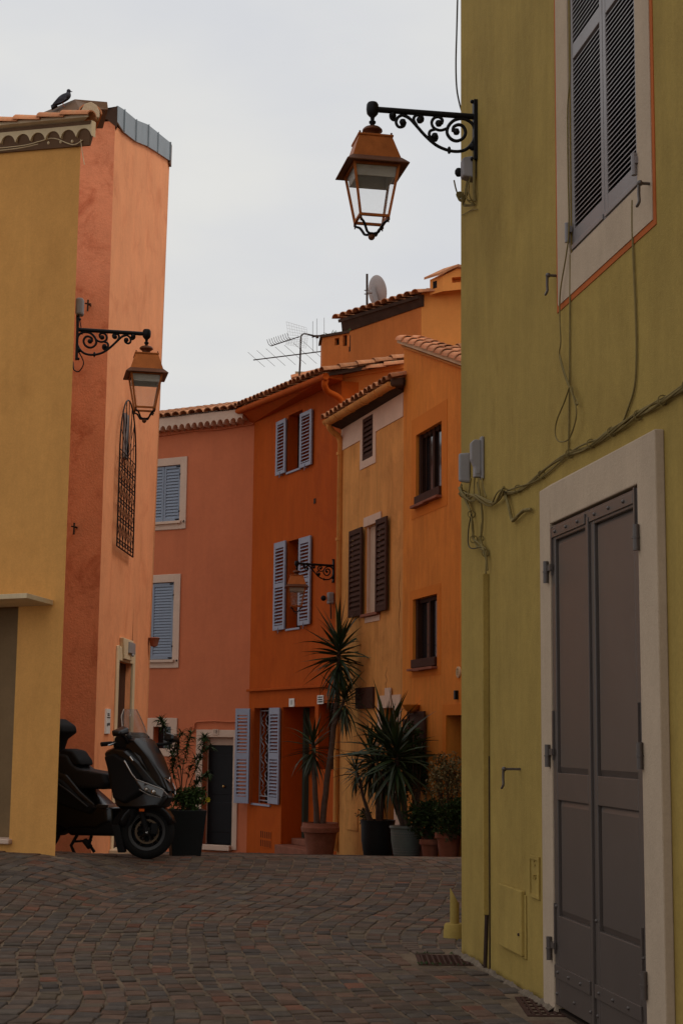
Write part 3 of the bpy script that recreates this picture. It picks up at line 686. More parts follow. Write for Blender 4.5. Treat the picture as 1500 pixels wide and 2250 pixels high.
for a, b in zip(Ss[:-1], Ss[1:]):
    if b - a < 1e-4: continue
    z0 = hole[3] if (hole[0] - 1e-4 <= a and b <= hole[1] + 1e-4) else gz - .4
    zm = 3.0
    q.quad(FT.p(a, z0), FT.p(b, z0), FT.p(leanx(b, zm), zm), FT.p(leanx(a, zm), zm))
    q.quad(FT.p(leanx(a, zm), zm), FT.p(leanx(b, zm), zm), FT.p(topx(b), ztop(topx(b))), FT.p(topx(a), ztop(topx(a))))
a, b, c, d, dep = hole
for x in (a, b): q.quad(FT.p(x, c), FT.p(x, d), FT.p(x, d, -dep), FT.p(x, c, -dep))
q.quad(FT.p(a, d), FT.p(b, d), FT.p(b, d, -dep), FT.p(a, d, -dep))
q.quad(FT.p(S_E, gz - .4), FT.p(S_T, BQ[-1][1]), FT.p(S_T, BQ[-1][1], -4), FT.p(S_E, gz - .4, -4))
q.build('wall', M['peach'], HT)
q = MB(); zf = BQ[0][1] + .02
ql = [FTL.p(-3.2, -.6), FTL.p(0, -.6), FTL.p(0, zf), FTL.p(-3.2, zf)]; nseg = 12
for i in range(nseg):   # slightly uneven front so the old plaster edge is not ruler straight
    pass
q.quad(*ql); q.quad(FTL.p(-3.2, -.6), FTL.p(-3.2, zf), FTL.p(-3.2, zf, -4), FTL.p(-3.2, -.6, -4)); q.quad(ql[3], ql[2], FT.p(S_T, BQ[-1][1]), FTL.p(-3.2, zf, -4.2))
q.build('front_wall', M['peach2'], HT)
zc = tile = None
zm_ = MB(); ZC = None
for i in range(len(topp) - 1):
    t0s, t0z = TQ[i]; t1s, t1z = TQ[i + 1]
    def bz(s):
        return ztop(min(s, S_T))
    m = MB(); e = .004; V = [FT.p(t0s + e, bz(t0s) - .02, .03), FT.p(t1s - e, bz(t1s) - .02, .03), FT.p(t1s - e, t1z, .03), FT.p(t0s + e, t0z, .03)]
    if i == 0: V[0] = FT.p(t0s, BQ[0][1], .03)
    m.prism(V, FT.N * -.02 - Vector((0, 0, 0))); m.build('zinc_sheet', M['zinc'], HT, bevel=.003)
    m = MB(); m.prism([FT.p(t1s - .012, bz(t1s) - .02, .034), FT.p(t1s + .004, bz(t1s) - .02, .034), FT.p(t1s + .004, t1z + .004, .034), FT.p(t1s - .012, t1z + .004, .034)], FT.N * .012); m.build('seam', M['zinc'], HT)
m = MB(); V = [FT.p(TQ[0][0], TQ[0][1], -.0), FT.p(TQ[-1][0], TQ[-1][1], 0)]; n_ = len(TQ)
V = [FT.p(s, z - .01, .01) for s, z in TQ] + [FT.p(s, z - .3, -1.6) for s, z in TQ]
m.mesh(V, [(i, i + 1, n_ + i + 1, n_ + i) for i in range(n_ - 1)]); m.build('roof', M['brownmetal'], HT)
m = MB(); s, z = TQ[-1]; m.fbox(FT, s, s + .15, z - .33, z + .01, -.5, .035); m.build('end_flashing', M['brownmetal'], HT)
m = MB(); m.prism([FTL.p(*FTL.q(x, y, .01), .01) for x, y in ((214, 262), (236, 262), (258, 280), (258, 233), (214, 249))], Vector((-.1, .35, 0))); m.build('gable_infill', M['dark'], HT)
# door with its cream surround
sa, sb = FT.q(248, 1600)[0], FT.q(289, 1600)[0]; zt1 = FT.q(255, 1418)[1]
q = MB(); a, b, c, d, _ = hole; q.fbox(FT, sa + .05, a, gz - .2, zt1, 0, .03); q.fbox(FT, b, sb, gz - .2, zt1, 0, .03); q.fbox(FT, a, b, d, zt1, 0, .03)
kz = FT.q(262, 1400)[1]; q.build('door_surround', M['creamb'], HT, bevel=.01)
q = MB(); q.prism([FT.p(lerp(a, b, .22), d + .03, .055), FT.p(lerp(a, b, .75), d + .03, .055), FT.p(lerp(a, b, .85), kz, .055), FT.p(lerp(a, b, .12), kz, .055)], FT.N * -.055); q.build('keystone', M['creamb'], HT, bevel=.01)
q = MB(); q.fbox(FT, a, b, gz - .1, d, -.12, -.068); q.build('door', M['doordk'], HT)
q = MB(); q.fbox(FT, sa - .02, sb, gz - .1, gz + .14, 0, .30); q.build('doorstep', M['mortar'], HT, bevel=.015)
q = MB(); q.fbox(FT, lerp(a, b, .45), lerp(a, b, .85), d + .12, d + .26, .055, .08); q.ball(FT.p(lerp(a, b, .65), d + .10, .08), .02); q.build('door_light', M['plastic'], HT, bevel=.004)
# iron window grille (arched)
GRL = thing('window_grille', 'tall arched black iron grille on the peach wall, behind the hanging lamp', 'window grille', FT.p(1.4, 3, .05))
ga, gb = FT.q(257, 1200, .06)[0], FT.q(293, 1200, .06)[0]; gz0 = FT.q(257, 1199, .06)[1]; gzs = FT.q(264, 985, .06)[1]; gz1 = FT.q(275, 868, .06)[1]
def gp(u, z, n=.06): return FT.p(lerp(ga, gb, u), z, n)
m = MB(); arc = [gp(.5 - .5 * math.cos(math.pi * i / 16), gzs + (gz1 - gzs) * math.sin(math.pi * i / 16)) for i in range(17)]
m.tube([gp(0, gz0)] + arc + [gp(1, gz0)], .010, 6); m.tube([gp(0, gz0), gp(1, gz0)], .010, 6); m.build('frame', M['iron'], GRL)
m = MB(); lv = [gz0 + (gzs - gz0) * f for f in (.04, .08, .27, .31, .46, .50, .66, .70, .82, .86, 1.0)]
for z in lv: m.tube([gp(0, z), gp(1, z)], .0065, 6)
m.build('crossbar', M['iron'], GRL)
for i in range(1, 6):
    u_ = i / 6; m = MB(); zz = gzs + (gz1 - gzs) * math.sqrt(max(0, 1 - (2 * u_ - 1) ** 2)); m.tube([gp(u_, gz0), gp(u_, zz)], .0055, 6); m.build('bar', M['iron'], GRL)
m = MB()
for k in range(6):
    for z0, z1 in zip(lv[:-1], lv[1:]):
        u0, u1 = k / 6, (k + 1) / 6
        if z1 - z0 > .12:
            m.tube([gp(u0, z0), gp((u0 + u1) / 2, (z0 + z1) / 2), gp(u0, z1)], .004, 4, False); m.tube([gp(u1, z0), gp((u0 + u1) / 2, (z0 + z1) / 2), gp(u1, z1)], .004, 4, False)
        else:
            c = ((u0 + u1) / 2, (z0 + z1) / 2); m.tube([gp(c[0] + .05 * math.cos(t), c[1] + .45 * (z1 - z0) * math.sin(t)) for t in [i * math.pi / 4 for i in range(9)]], .004, 4, False)
for k in range(9):
    a_ = math.pi * k / 8; m.tube([gp(.5, gzs), gp(.5 - .48 * math.cos(a_), gzs + (gz1 - gzs) * .95 * math.sin(a_))], .005, 4, False)
m.build('scrollwork', M['iron'], GRL)
q = MB(); q.fbox(FT, lerp(ga, gb, .42), lerp(ga, gb, .58), gzs - .02, gzs + .55, .002, .04); q.build('backing_plate', M['plastic'], GRL)
# plaque left of the door
q = MB(); r_ = FT.r(234, 243, 1557, 1612, n=.02); q.fbox(FT, r_[0], r_[1], r_[2], r_[3], 0, .02); PL = tag(q.build('sign', M['white'], loc=FT.p(r_[0], r_[2])), 'narrow white plaque on the peach wall left of the doorway', 'sign')
q = MB(); h = r_[3] - r_[2]; a, b = r_[0], r_[1]; wd = b - a
for z, t in ((.78, .012), (.72, .012)): q.fbox(FT, a + .25 * wd, b - .25 * wd, r_[2] + h * z, r_[2] + h * z + t, .02, .022)
q.fbox(FT, a + .15 * wd, b - .1 * wd, r_[2] + h * .63, r_[2] + h * .63 + .012, .02, .023)
q.fbox(FT, a + .18 * wd, a + .4 * wd, r_[2] + h * .3, r_[2] + h * .42, .02, .022); q.fbox(FT, a + .5 * wd, b - .1 * wd, r_[2] + h * .33, r_[2] + h * .44, .02, .022); q.build('print', M['ink'], PL)
for (x, y), lb in (((200, 672), 'small rusty iron hook high on the stained peach wall, level with the grey lamp box'), ((170, 1160), 'small rusty iron hook lower down the stained peach wall')):
    s, z = FTL.q(x, y); m = MB(); m.tube([FTL.p(s, z, -.01), FTL.p(s, z, .09)], .010, 6); m.tube([FTL.p(s - .04, z + .01, .08), FTL.p(s + .04, z - .005, .09)], .009, 6); m.tube([FTL.p(s, z + .05, .085), FTL.p(s, z - .09, .09)], .012, 6)
    tag(m.build('wall_hook', M['ironbr'], loc=FTL.p(s, z), smooth=50), lb, 'hook', 'hooks on the peach wall')
s, z = FT.q(330, 1408); m = MB(); m.lathe([(.001, -.10), (.05, -.08), (.075, .02), (.085, .03), (.06, .04)], Matrix.Translation(FT.p(S_E + .03, z, .08)), 12)
tag(m.build('hanging_pot', M['terra'], loc=FT.p(S_E, z), smooth=40), 'small terracotta pot fixed to the far edge of the peach wall', 'pot')
# ================================================================== PINK HOUSE
def rmk(F, xl, xr, yt, yb, at=None): return F.r(xl, xr, yt, yb, at)
HP = house('house', 'salmon pink house at the end of the street with blue-grey closed shutters', FP, -1)
w1o = rmk(FP, 316, 411, 1003, 1161, 411); w1 = rmk(FP, 330, 397, 1021, 1144, 397)
w2o = rmk(FP, 298, 396, 1261, 1467, 396); w2 = rmk(FP, 312, 382, 1279, 1449, 382)
do = rmk(FP, 430, 523, 1604, 1868, 523); dd = rmk(FP, 444, 512, 1620, 1858, 512)
w3o = rmk(FP, 325, 390, 1578, 1662, 390); w3 = rmk(FP, 338, 377, 1597, 1645, 377)
zpt = FP.q(548, 932)[1]
holes = [(*w1, .12), (*w2, .15), (*dd, .22), (*w3, .15)]
SPL = -4.6
wall_mesh(FP, SPL, 0, -1.6, (zpt + .25, zpt + .25), holes, [(1.2, 2.5), (1.5, 3)]).build('wall', M['pink'], HP)
for o_, i_, nm in ((w1o, w1, 'window_surround'), (w2o, w2, 'window_surround'), (do, dd, 'door_surround'), (w3o, w3, 'window_surround')):
    framebox(FP, o_, i_, 0, .025, HP, nm, M['pinkcream'], bev=.006, sides='ltrb' if nm[0] == 'w' else 'ltr')
msp = FP.q(360, 1085)[0]
shutter(FP, (w1[0] + .01, msp - .004, w1[2] + .01, w1[3] - .01), -.035, HP, M['shutblue'], panels=((.05, .95),), pitch=.062, stile=.05, slat_w=.068, tilt=1.2, bev=.003)
shutter(FP, (msp + .004, w1[1] - .01, w1[2] + .01, w1[3] - .01), -.035, HP, M['shutblue'], panels=((.05, .95),), pitch=.062, stile=.05, slat_w=.068, tilt=1.2, bev=.003)
sx2 = FP.q(333, 1360)[0]
shutter(FP, (sx2, w2[1] - .01, w2[2] + .01, w2[3] - .01), -.035, HP, M['shutblue'], panels=((.05, .95),), pitch=.056, stile=.055, slat_w=.062, tilt=1.2, bev=.003)
for w_, n_p in ((w1, -.118), (w2, -.118), (w3, -.149)):
    q = MB(); q.fbox(FP, w_[0], w_[1], w_[2], w_[3], -.2, n_p); q.build('window_pane', M['glass'], HP)
for w_, wo_ in ((w1, w1o), (w2, w2o)):
    q = MB(); q.fbox(FP, w_[0] - .05, w_[1] + .06, w_[2] - .055, w_[2] - .002, -.1, .075); q.build('sill', M['pinkcream'], HP, bevel=.006)
for w_ in (w1, w2):
    h = w_[3] - w_[2]
    for z in (w_[2] + .17 * h, w_[3] - .17 * h):
        m = MB(); m.fbox(FP, w_[1] - .12, w_[1] - .01, w_[2] + .02 if z < w_[2] + h / 2 else w_[3] - .045, w_[2] + .045 if z < w_[2] + h / 2 else w_[3] - .02, -.002, .006); m.fbox(FP, w_[1] - .035, w_[1] + .012, z - .012, z + .012, -.001, .012); m.fbox(FP, w_[1] - .02, w_[1] + .008, z - .10, z + .10, 0, .012)
        m.ball(FP.p(w_[1] - .006, z, .01), .025, 8); m.build('hinge', M['iron'], HP)
    m = MB(); m.tube([FP.p(w_[1] + .1, w_[2] - .03, .02), FP.p(w_[1] + .16, w_[2] - .02, .09)], .014, 6); m.build('shutter_stop', M['iron'], HP)
q = MB(); a, b, c, d = dd; q.fbox(FP, a, b, c - .1, c + .0, -.3, .10); q.build('doorstep', M['pinkcream'], HP, bevel=.01)
dzt = FP.q(480, 1637, -.2)[1]; sdl = FP.q(458, 1750, -.2)[0]
q = MB(); q.fbox(FP, sdl, b, c, dzt, -.22, -.18); DP = q.build('door', M['doorblk'], HP, bevel=.004)
q = MB(); q.fbox(FP, a, sdl, c, dzt, -.21, -.16); q.fbox(FP, a, b, dzt, d, -.21, -.15); q.build('door_frame', M['pinkcream'], HP)
for z0, z1 in ((.12, .42), (.5, .9)):
    m = MB(); hh = dzt - c; m.fbox(FP, sdl + .08, b - .06, c + z0 * hh, c + z1 * hh, -.18, -.17); m.build('panel', M['doorblk'], DP, bevel=.004)
m = MB(); s, z = FP.q(493, 1728, -.17); m.ball(FP.p(s, z, -.14), .028, 8); m.tube([FP.p(s, z, -.18), FP.p(s, z, -.14)], .01, 6); m.build('handle', M['gold'], DP)
ib = MB(); r_ = rmk(FP, 445, 455, 1694, 1708); ib.fbox(FP, r_[0], r_[1], r_[2], r_[3], -.155, -.12); tag(ib.build('intercom', M['iron'], loc=FP.p(r_[0], r_[2])), 'small black intercom box beside the black door of the pink house', 'intercom')
q = MB(); r_ = rmk(FP, 470, 482, 1602, 1614); q.fbox(FP, r_[0], r_[1], r_[2], r_[3], .025, .04); NP = tag(q.build('house_number', M['pinkcream'], loc=FP.p(r_[0], r_[2])), 'small pale house number 18 over the black door', 'house number')
text('18', FP, (r_[0] + r_[1]) / 2, (r_[2] + r_[3]) / 2, .041, .10, M['ink'], NP)
q = MB(); q.tube([FP.p(*FP.q(x, y, .03), .03) for x, y in ((548, 1585), (500, 1586), (470, 1584), (432, 1586), (428, 1590), (427, 1600))], .016, 6)
q.torus((0, 0, 0), .05, .014, Matrix.Translation(FP.p(*FP.q(421, 1602, .03), .03)) @ FP.m().to_3x3().to_4x4() @ Matrix.Rotation(rad(90), 4, 'X'), 14, 5); tag(q.build('pipe', M['pink'], smooth=50), 'thin painted pipe running over the black door of the pink house', 'pipe')
# cornice + eave tiles of the pink house
cs0, cs1 = FP.q(335, 945, .2)[0], FP.q(512, 915, .2)[0]
CP = cornice(FP, SPL, cs1 + .25, zpt - .0, .26, .24, .155, HP, M['pinkcream'], name='scalloped_cornice', arch=.10)
ud = -FP.N * math.cos(rad(16)) + Vector((0, 0, math.sin(rad(16))))
roof(HP, FP.p(SPL, zpt + .255, .235), FP.p(.25, zpt + .255, .235), ud * 3.2, rows=9, pitch=.19, thick=.02, base='pinkcream')
q = MB(); q.tube(smooth_line([FP.p(s, zpt - .03 + .015 * math.sin(i * 2.1), .03) for i, s in enumerate([SPL + .46 * k for k in range(11)])], 4), .012, 5); tag(q.build('cable', M['pink'], smooth=50), 'pink-painted cable clipped under the scalloped cornice of the pink house', 'cable')
# ================================================================== DEEP ORANGE HOUSE
HO = house('house', 'deep burnt orange house between the pink and ochre houses, lavender shutters open', FO, J1s / 2)
u_ = rmk(FO, 633, 664, 914, 1038); m_ = rmk(FO, 632, 661, 1190, 1382); g_ = rmk(FO, 557, 596, 1556, 1764)
d1 = rmk(FO, 619, 690, 1554, 1858); d2 = rmk(FO, 699, 736, 1545, 1690)
zot = FO.q(550, 933)[1]
wall_mesh(FO, J1s, 0, -1.5, (zot, zot), [(*u_, .24), (*m_, .24), (*g_, .30), (*d1, .50), (*d2, .25)], [(1.5, 3), (3.2, .9)]).build('wall', M['orange'], HO)
for w_, dp in ((u_, .22), (m_, .22), (g_, .28), (d2, .23)):
    q = MB(); q.fbox(FO, w_[0], w_[1], w_[2], w_[3], -dp - .03, -dp); wd = q.build('window', M['glass'], HO)
    q = MB(); a, b, c, d = w_; t = .045
    for s0, s1, z0, z1 in ((a, a + t, c, d), (b - t, b, c, d), (a + t, b - t, c, c + t), (a + t, b - t, d - t, d), ((a + b) / 2 - t / 2, (a + b) / 2 + t / 2, c + t, d - t)): q.fbox(FO, s0, s1, z0, z1, -dp, -dp + .03)
    q.build('frame', M['wood'], wd)
for w_ in (u_, m_, g_):
    q = MB(); q.fbox(FO, w_[0] - .02, w_[1] + .02, w_[2] - .035, w_[2] - .001, -.22, .03); q.build('sill', M['shutlav'], HO)
def osh(xl, xr, yt, yb, at, F=FO, n=.03, **k): return shutter(F, rmk(F, xl, xr, yt, yb, at), n, HO, M['shutlav'], bev=.003, slat_w=.05, **k)
osh(612, 632.5, 929, 1046, 612, panels=((.07, .93),), pitch=.062, stile=.075); osh(664.5, 690, 899, 1020, 690, panels=((.07, .93),), pitch=.062, stile=.075)
osh(607, 631.5, 1195, 1386, 607, panels=((.05, .48), (.53, .93)), pitch=.062, stile=.075); osh(661.5, 687, 1177, 1371, 687, panels=((.05, .48), (.53, .93)), pitch=.062, stile=.075)
osh(596, 618.5, 1555, 1768, 618, panels=((.07, .46), (.53, .93)), pitch=.062, stile=.06)
hp = FO.p(g_[0], 0, .03); FSH = Fr(hp, (FP.S * .88 + FO.S * .12)); rs = FSH.r(522, 557, 1557, 1764)
shutter(FSH, (rs[0], -.004, rs[2], rs[3]), .06, HO, M['shutlav'], panels=((.07, .46), (.53, .93)), pitch=.066, stile=.055, bev=.003, slat_w=.05)
for r_ in (rmk(FO, 612, 632.5, 929, 1046, 612), rmk(FO, 664.5, 690, 899, 1020, 690), rmk(FO, 607, 631.5, 1195, 1386, 607), rmk(FO, 661.5, 687, 1177, 1371, 687)):
    m = MB(); s = (r_[0] + r_[1]) / 2; m.tube([FO.p(s, r_[2] - .02, 0), FO.p(s, r_[2] - .02, .07)], .006, 5); m.tube([FO.p(s, r_[2] + .04, .068), FO.p(s, r_[2] - .07, .068)], .007, 5); m.build('shutter_stop', M['shutlav'], HO)
# white iron scroll grille in the ground floor window
GW = thing('window_grille', 'white wrought iron scroll grille in the ground floor window of the orange house', 'window grille', FO.p(g_[0], g_[2]))
m = MB(); a, b, c, d = g_; m.fbox(FO, a, a + .02, c, d, -.14, -.12); m.fbox(FO, b - .02, b, c, d, -.14, -.12)
for z in (c + .04, c + .12, d - .06): m.fbox(FO, a + .02, b - .02, z, z + .02, -.14, -.12)
m.build('frame', M['oldwhite'], GW); sc_ = MB()
for c0 in (.15, .38, .62, .85):
    k = 9
    for i in range(k):
        z = lerp(c + .14, d - .08, (i + .5) / k); s = lerp(a, b, c0); hh = (d - c - .22) / k / 2
        sc_.tube([FO.p(s + (.07 * math.sin(t)) * (1 if i % 2 else -1), z + hh * (t / 2.6 - 1), -.13) for t in [j * .65 for j in range(9)]], .008, 5, False)
sc_.build('scrollwork', M['oldwhite'], GW)
# thin ledge above the ground floor
q = MB(); zl = FO.q(552, 1520)[1]; q.fbox(FO, J1s + .01, -.35, zl, zl + .045, 0, .07); q.build('ledge', M['orange'], HO, bevel=.008)
# doors
a, b, c, d = d1; q = MB(); q.fbox(FO, a, b, c + .13, d, -.54, -.49); DO = q.build('door', M['orange'], HO)
hh = d - c
for z0, z1 in ((.17, .30), (.34, .48), (.55, .93)):
    for s0, s1 in ((.12, .47), (.53, .88)):
        m = MB(); m.fbox(FO, lerp(a, b, s0), lerp(a, b, s1), c + z0 * hh, c + z1 * hh, -.49, -.478); m.build('panel', M['orange'], DO, bevel=.006)
q = MB(); q.fbox(FO, a, b, c - .5, c + .02, -.5, .12); q.fbox(FO, a, b, c + .02, c + .13, -.5, -.2); q.build('doorstep', M['terra'], HO, bevel=.012)
q = MB(); q.fbox(FO, a, a + .09, c + .13, d, -.49, -.40); q.build('door_frame', mat('green_grey_paint', (.05, .07, .055), .6), HO)
for (xl, xr, yt, yb, tx, lb) in ((637, 648, 1535, 1553, '11', 'small white number plate over the panelled orange door'), (699, 712, 1528, 1547, '9', 'small white number plate over the dark window behind the tall yucca')):
    r_ = rmk(FO, xl, xr, yt, yb); q = MB(); q.fbox(FO, r_[0], r_[1], r_[2], r_[3], .002, .02); o = tag(q.build('house_number', M['white'], loc=FO.p(r_[0], r_[2])), lb, 'house number')
    if tx == '11': text('11', FO, (r_[0] + r_[1]) / 2, (r_[2] + r_[3]) / 2, .022, .12, M['ink'], o)
    else:
        m = MB(); 
        for i in range(3): m.fbox(FO, r_[0] + .03, r_[1] - .03, r_[2] + .025 + i * .04, r_[2] + .045 + i * .04, .02, .022)
        m.build('print', M['ink'], o)
r_ = rmk(FO, 572, 597, 1823, 1861); q = MB(); AG = thing('air_vent', 'slotted air vent low on the orange wall below the barred window', 'vent', FO.p(r_[0], r_[2]))
q.fbox(FO, r_[0], r_[1], r_[2], r_[3], .001, .006); q.build('plate', M['orange'], AG)
for i in range(6):
    for k in (0, 1):
        m = MB(); s = lerp(r_[0], r_[1], (i + .3) / 6); m.fbox(FO, s, s + .35 * (r_[1] - r_[0]) / 6, lerp(r_[2], r_[3], .06 + .5 * k), lerp(r_[2], r_[3], .44 + .5 * k), .0062, .0075); m.build('slot', M['room'], AG)
q = MB(); r_ = rmk(FO, 690, 694, 1096, 1107); q.fbox(FO, r_[0], r_[1], r_[2], r_[3], .001, .012); q.build('vent_slot', M['dark'], HO)
# eave of the orange house: rising soffit, gutter, tiles
eN = .62; pA = P(511, 911, 29.9); pB = P(716, 829, 25.6); zs = zot
p0 = FO.p(J1s - .2, zs, 0); p1 = FO.p(0.05, zs, 0)
q = MB(); q.mesh([p0, p1, pB, pA, p0 + Vector((0, 0, .10)), p1 + Vector((0, 0, .10)), pB + Vector((0, 0, .07)), pA + Vector((0, 0, .07))], [(0, 1, 2, 3), (7, 6, 5, 4), (0, 4, 5, 1), (1, 5, 6, 2), (2, 6, 7, 3), (3, 7, 4, 0)])
q.build('eave', M['orange'], HO)
q = MB(); q.tube([pA + Vector((0, 0, .02)), pB + Vector((0, 0, .02))], .06, 10); q.build('gutter', M['orange'], HO, smooth=60)
upo = (-FO.N * 1.0 + Vector((0, 0, .27))).normalized()
RO = roof(HO, pA + Vector((0, 0, .08)) + upo * -.02, pB + Vector((0, 0, .08)) + upo * -.02, upo * 3.2, rows=9, pitch=.2)
# gable side wall facing the camera, with its row of verge tiles
FGB = Fr(FO.p(0.0, 0, 0) + Vector((.0, .12, 0)), Vector((.96, -.12, 0)))
ga_, gb_ = FGB.q(757, 850), FGB.q(884, 805)
q = MB(); q.prism([FGB.p(0, .5), FGB.p(2.6, .5), FGB.p(2.6, gb_[1] + (gb_[1] - FGB.q(757, 824)[1]) * 1.0 + .0), FGB.p(FGB.q(757, 850)[0], FGB.q(757, 824)[1]), FGB.p(0, FGB.q(757, 824)[1] - .15)], FGB.N * -.25); q.build('gable_wall', M['gable'], HO)
vt = tile_mesh(.46, .105, .09, 'tile'); a_ = FGB.p(*FGB.q(727, 826, .1), .1); b_ = FGB.p(*FGB.q(884, 800, .1), .1)
verge(RO, a_, b_, 4, tile_mesh((b_ - a_).length / 4 * 1.1, .11, .095, 'tile'), FGB.N)
a2_ = FGB.p(*FGB.q(757, 829, .05), .05); q = MB(); q.prism([FGB.p(*FGB.q(735, 834, .03), .03), FGB.p(*FGB.q(886, 809, .03), .03), FGB.p(*FGB.q(886, 800, .03), .03), FGB.p(*FGB.q(735, 824, .03), .03)], FGB.N * -.5); q.build('verge_board', M['gable'], HO)
def pt(px, py, Y): return P(px, py, Y)
q = MB(); q.tube(smooth_line([pt(716, 834, 25.7), pt(713, 845, 25.7), pt(720, 860, 25.8), pt(742, 872, 25.9), pt(751, 888, 25.95), pt(750, 935, 26.0)], 5), .055, 10)
tag(q.build('downpipe', M['orange'], smooth=60), 'orange swan-neck downpipe below the orange gutter', 'downpipe')
# ================================================================== OCHRE HOUSE
HC = house('house', 'weathered ochre house with cream eave band and brown open shutters', FC, 1.5)
cs = rmk(FC, 797, 820, 916, 1008, 808); cm = rmk(FC, 803, 833, 1158, 1350); cdr = rmk(FC, 842, 868, 1556, 1900); csm = rmk(FC, 785, 823, 1512, 1558)
cso = rmk(FC, 792, 826, 930, 1033, 792)
zct = FC.q(752, 955)[1]
wall_mesh(FC, 0, J3s, -1.5, (zct + .1, zct + .1), [(*cs, .10), (*cm, .06), (cdr[0], cdr[1], -1.2, cdr[3], .25), (*csm, .10)], [(3, .9), (3, .9)]).build('wall', M['ochre'], HC)
zb_ = FC.q(752, 990)[1]
q = MB(); q.fbox(FC, .06, cso[0], zb_, zct + .09, 0, .012); q.fbox(FC, cso[1], J3s - .01, zb_, zct + .09, 0, .012)
q.fbox(FC, cso[0], cs[0], cso[2], zct + .09, 0, .012); q.fbox(FC, cs[1], cso[1], cso[2], zct + .09, 0, .012); q.fbox(FC, cs[0], cs[1], cs[3], zct + .09, 0, .012); q.fbox(FC, cs[0], cs[1], cso[2], cs[2], 0, .012)
q.build('cream_band', M['pinkcream'], HC)
shutter(FC, (cs[0] + .005, cs[1] - .005, cs[2] + .005, cs[3] - .005), -.025, HC, M['shutbrown'], panels=((.08, .92),), pitch=.085, stile=.06, slat_w=.085, tilt=1.1, bev=.003)
def csh(xl, xr, yt, yb, at, n=.04): return shutter(FC, rmk(FC, xl, xr, yt, yb, at), n, HC, M['shutbrown'], panels=((.06, .94),), pitch=.085, stile=.07, slat_w=.085, tilt=1.15, bev=.003)
csh(774, 802, 1169, 1358, 774); csh(833, 857, 1134, 1340, 857)
q = MB(); a, b, c, d = cm; q.fbox(FC, a, b, c, d, -.09, -.055); WN = q.build('window', mat('pale_curtain', (.46, .33, .24), .85, var=.06, vscale=5, streak=.1), HC)
q = MB(); q.fbox(FC, a, a + .05, c, d, -.055, -.02); q.fbox(FC, b - .05, b, c, d, -.055, -.02); q.build('frame', M['pinkcream'], WN)
q = MB(); q.fbox(FC, a - .08, b + .06, c - .05, c - .002, -.05, .07); q.build('sill', M['terra'], HC, bevel=.008)
q = MB(); q.fbox(FC, a - .08, b + .10, d, FC.q(795, 1141)[1], 0, .02); q.build('lintel', M['pinkcream'], HC, bevel=.004)
q = MB(); q.fbox(FC, a, b + .05, c - .14, c - .055, 0, .012); q.build('patch', M['pinkcream'], HC)
q = MB(); q.fbox(FC, cdr[0], cdr[1], -1.2, cdr[3], -.3, -.24); q.build('door', M['doordk'], HC)
do_ = (FC.q(831, 1600)[0], FC.q(881, 1600)[0]); zd = FC.q(833, 1529)[1]; q = MB(); q.fbox(FC, do_[0], cdr[0], cdr[3] - .32, zd, 0, .02); q.fbox(FC, cdr[0], cdr[1], cdr[3], zd, 0, .02); q.fbox(FC, cdr[1], do_[1], -1.2, zd, 0, .02)
q.build('door_surround', M['pinkcream'], HC); q = MB(); q.fbox(FC, FC.q(849, 1560)[0], FC.q(862, 1560)[0], cdr[3] + .02, FC.q(849, 1512)[1], .021, .035); q.build('keystone', M['pinkcream'], HC)
q = MB(); q.fbox(FC, csm[0], csm[1], csm[2], csm[3], -.05, .04); q.build('shutter', M['shutbrown'], HC, bevel=.005)
q = MB(); r_ = rmk(FC, 763, 787, 1777, 1822); UB = None; q.fbox(FC, r_[0], r_[1], r_[2], r_[3], .001, .02); tag(q.build('meter_cabinet', M['ochre'], bevel=.004, loc=FC.p(r_[0], r_[2])), 'flush ochre-painted meter cabinet low on the ochre wall', 'meter cabinet')
q = MB()
for i, (x, y0, y1) in enumerate(((848, 1465, 1515), (877, 1255, 1400))):
    pts = [FC.p(*FC.q(x + 1.5 * math.sin(j * 1.7 + i), lerp(y0, y1, j / 8), .002), .002) for j in range(9)]; q.tube(pts, [.001 + .003 * math.sin(math.pi * j / 8) for j in range(9)], 5)
q.build('damp_crack', M['dark'], HC)
# eave, gutter
eA, eB = P(718, 925, 25.9), P(864, 838, 22.9)
upc = (-FC.N + Vector((0, 0, .30))).normalized()
RC = roof(HC, eA + Vector((0, 0, .02)), eB + Vector((0, 0, .02)), upc * 3.0, rows=8, pitch=.2)
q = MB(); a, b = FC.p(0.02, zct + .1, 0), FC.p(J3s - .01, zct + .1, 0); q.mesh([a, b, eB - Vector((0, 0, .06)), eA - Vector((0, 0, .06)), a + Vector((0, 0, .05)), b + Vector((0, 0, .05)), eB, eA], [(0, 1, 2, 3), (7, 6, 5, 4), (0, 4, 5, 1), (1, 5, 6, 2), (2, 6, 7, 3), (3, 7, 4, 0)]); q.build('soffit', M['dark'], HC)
ge = (eB - eA).normalized(); gs = FC.N
q = MB(); k = 9; prf = [(.085 * math.cos(t), -.085 * math.sin(t)) for t in [math.pi * i / k for i in range(k + 1)]]
V = [p + gs * a + Vector((0, 0, b - .01)) for p in (eA, eB) for a, b in prf]; n_ = k + 1
q.mesh(V, [(i, i + 1, n_ + i + 1, n_ + i) for i in range(k)] + [tuple(range(n_)), tuple(range(2 * n_ - 1, n_ - 1, -1))]); GU = q.build('gutter', M['ochre'], HC, smooth=50)
for f in (.02, .2, .4, .6, .8, .98):
    q = MB(); p = lerp(eA, eB, f); q.tube([p + gs * (.09 * math.cos(t)) + Vector((0, 0, -.09 * math.sin(t) - .01)) for t in [math.pi * i / 10 for i in range(11)]], .008, 5); q.build('gutter_bracket', M['ochre'], GU)
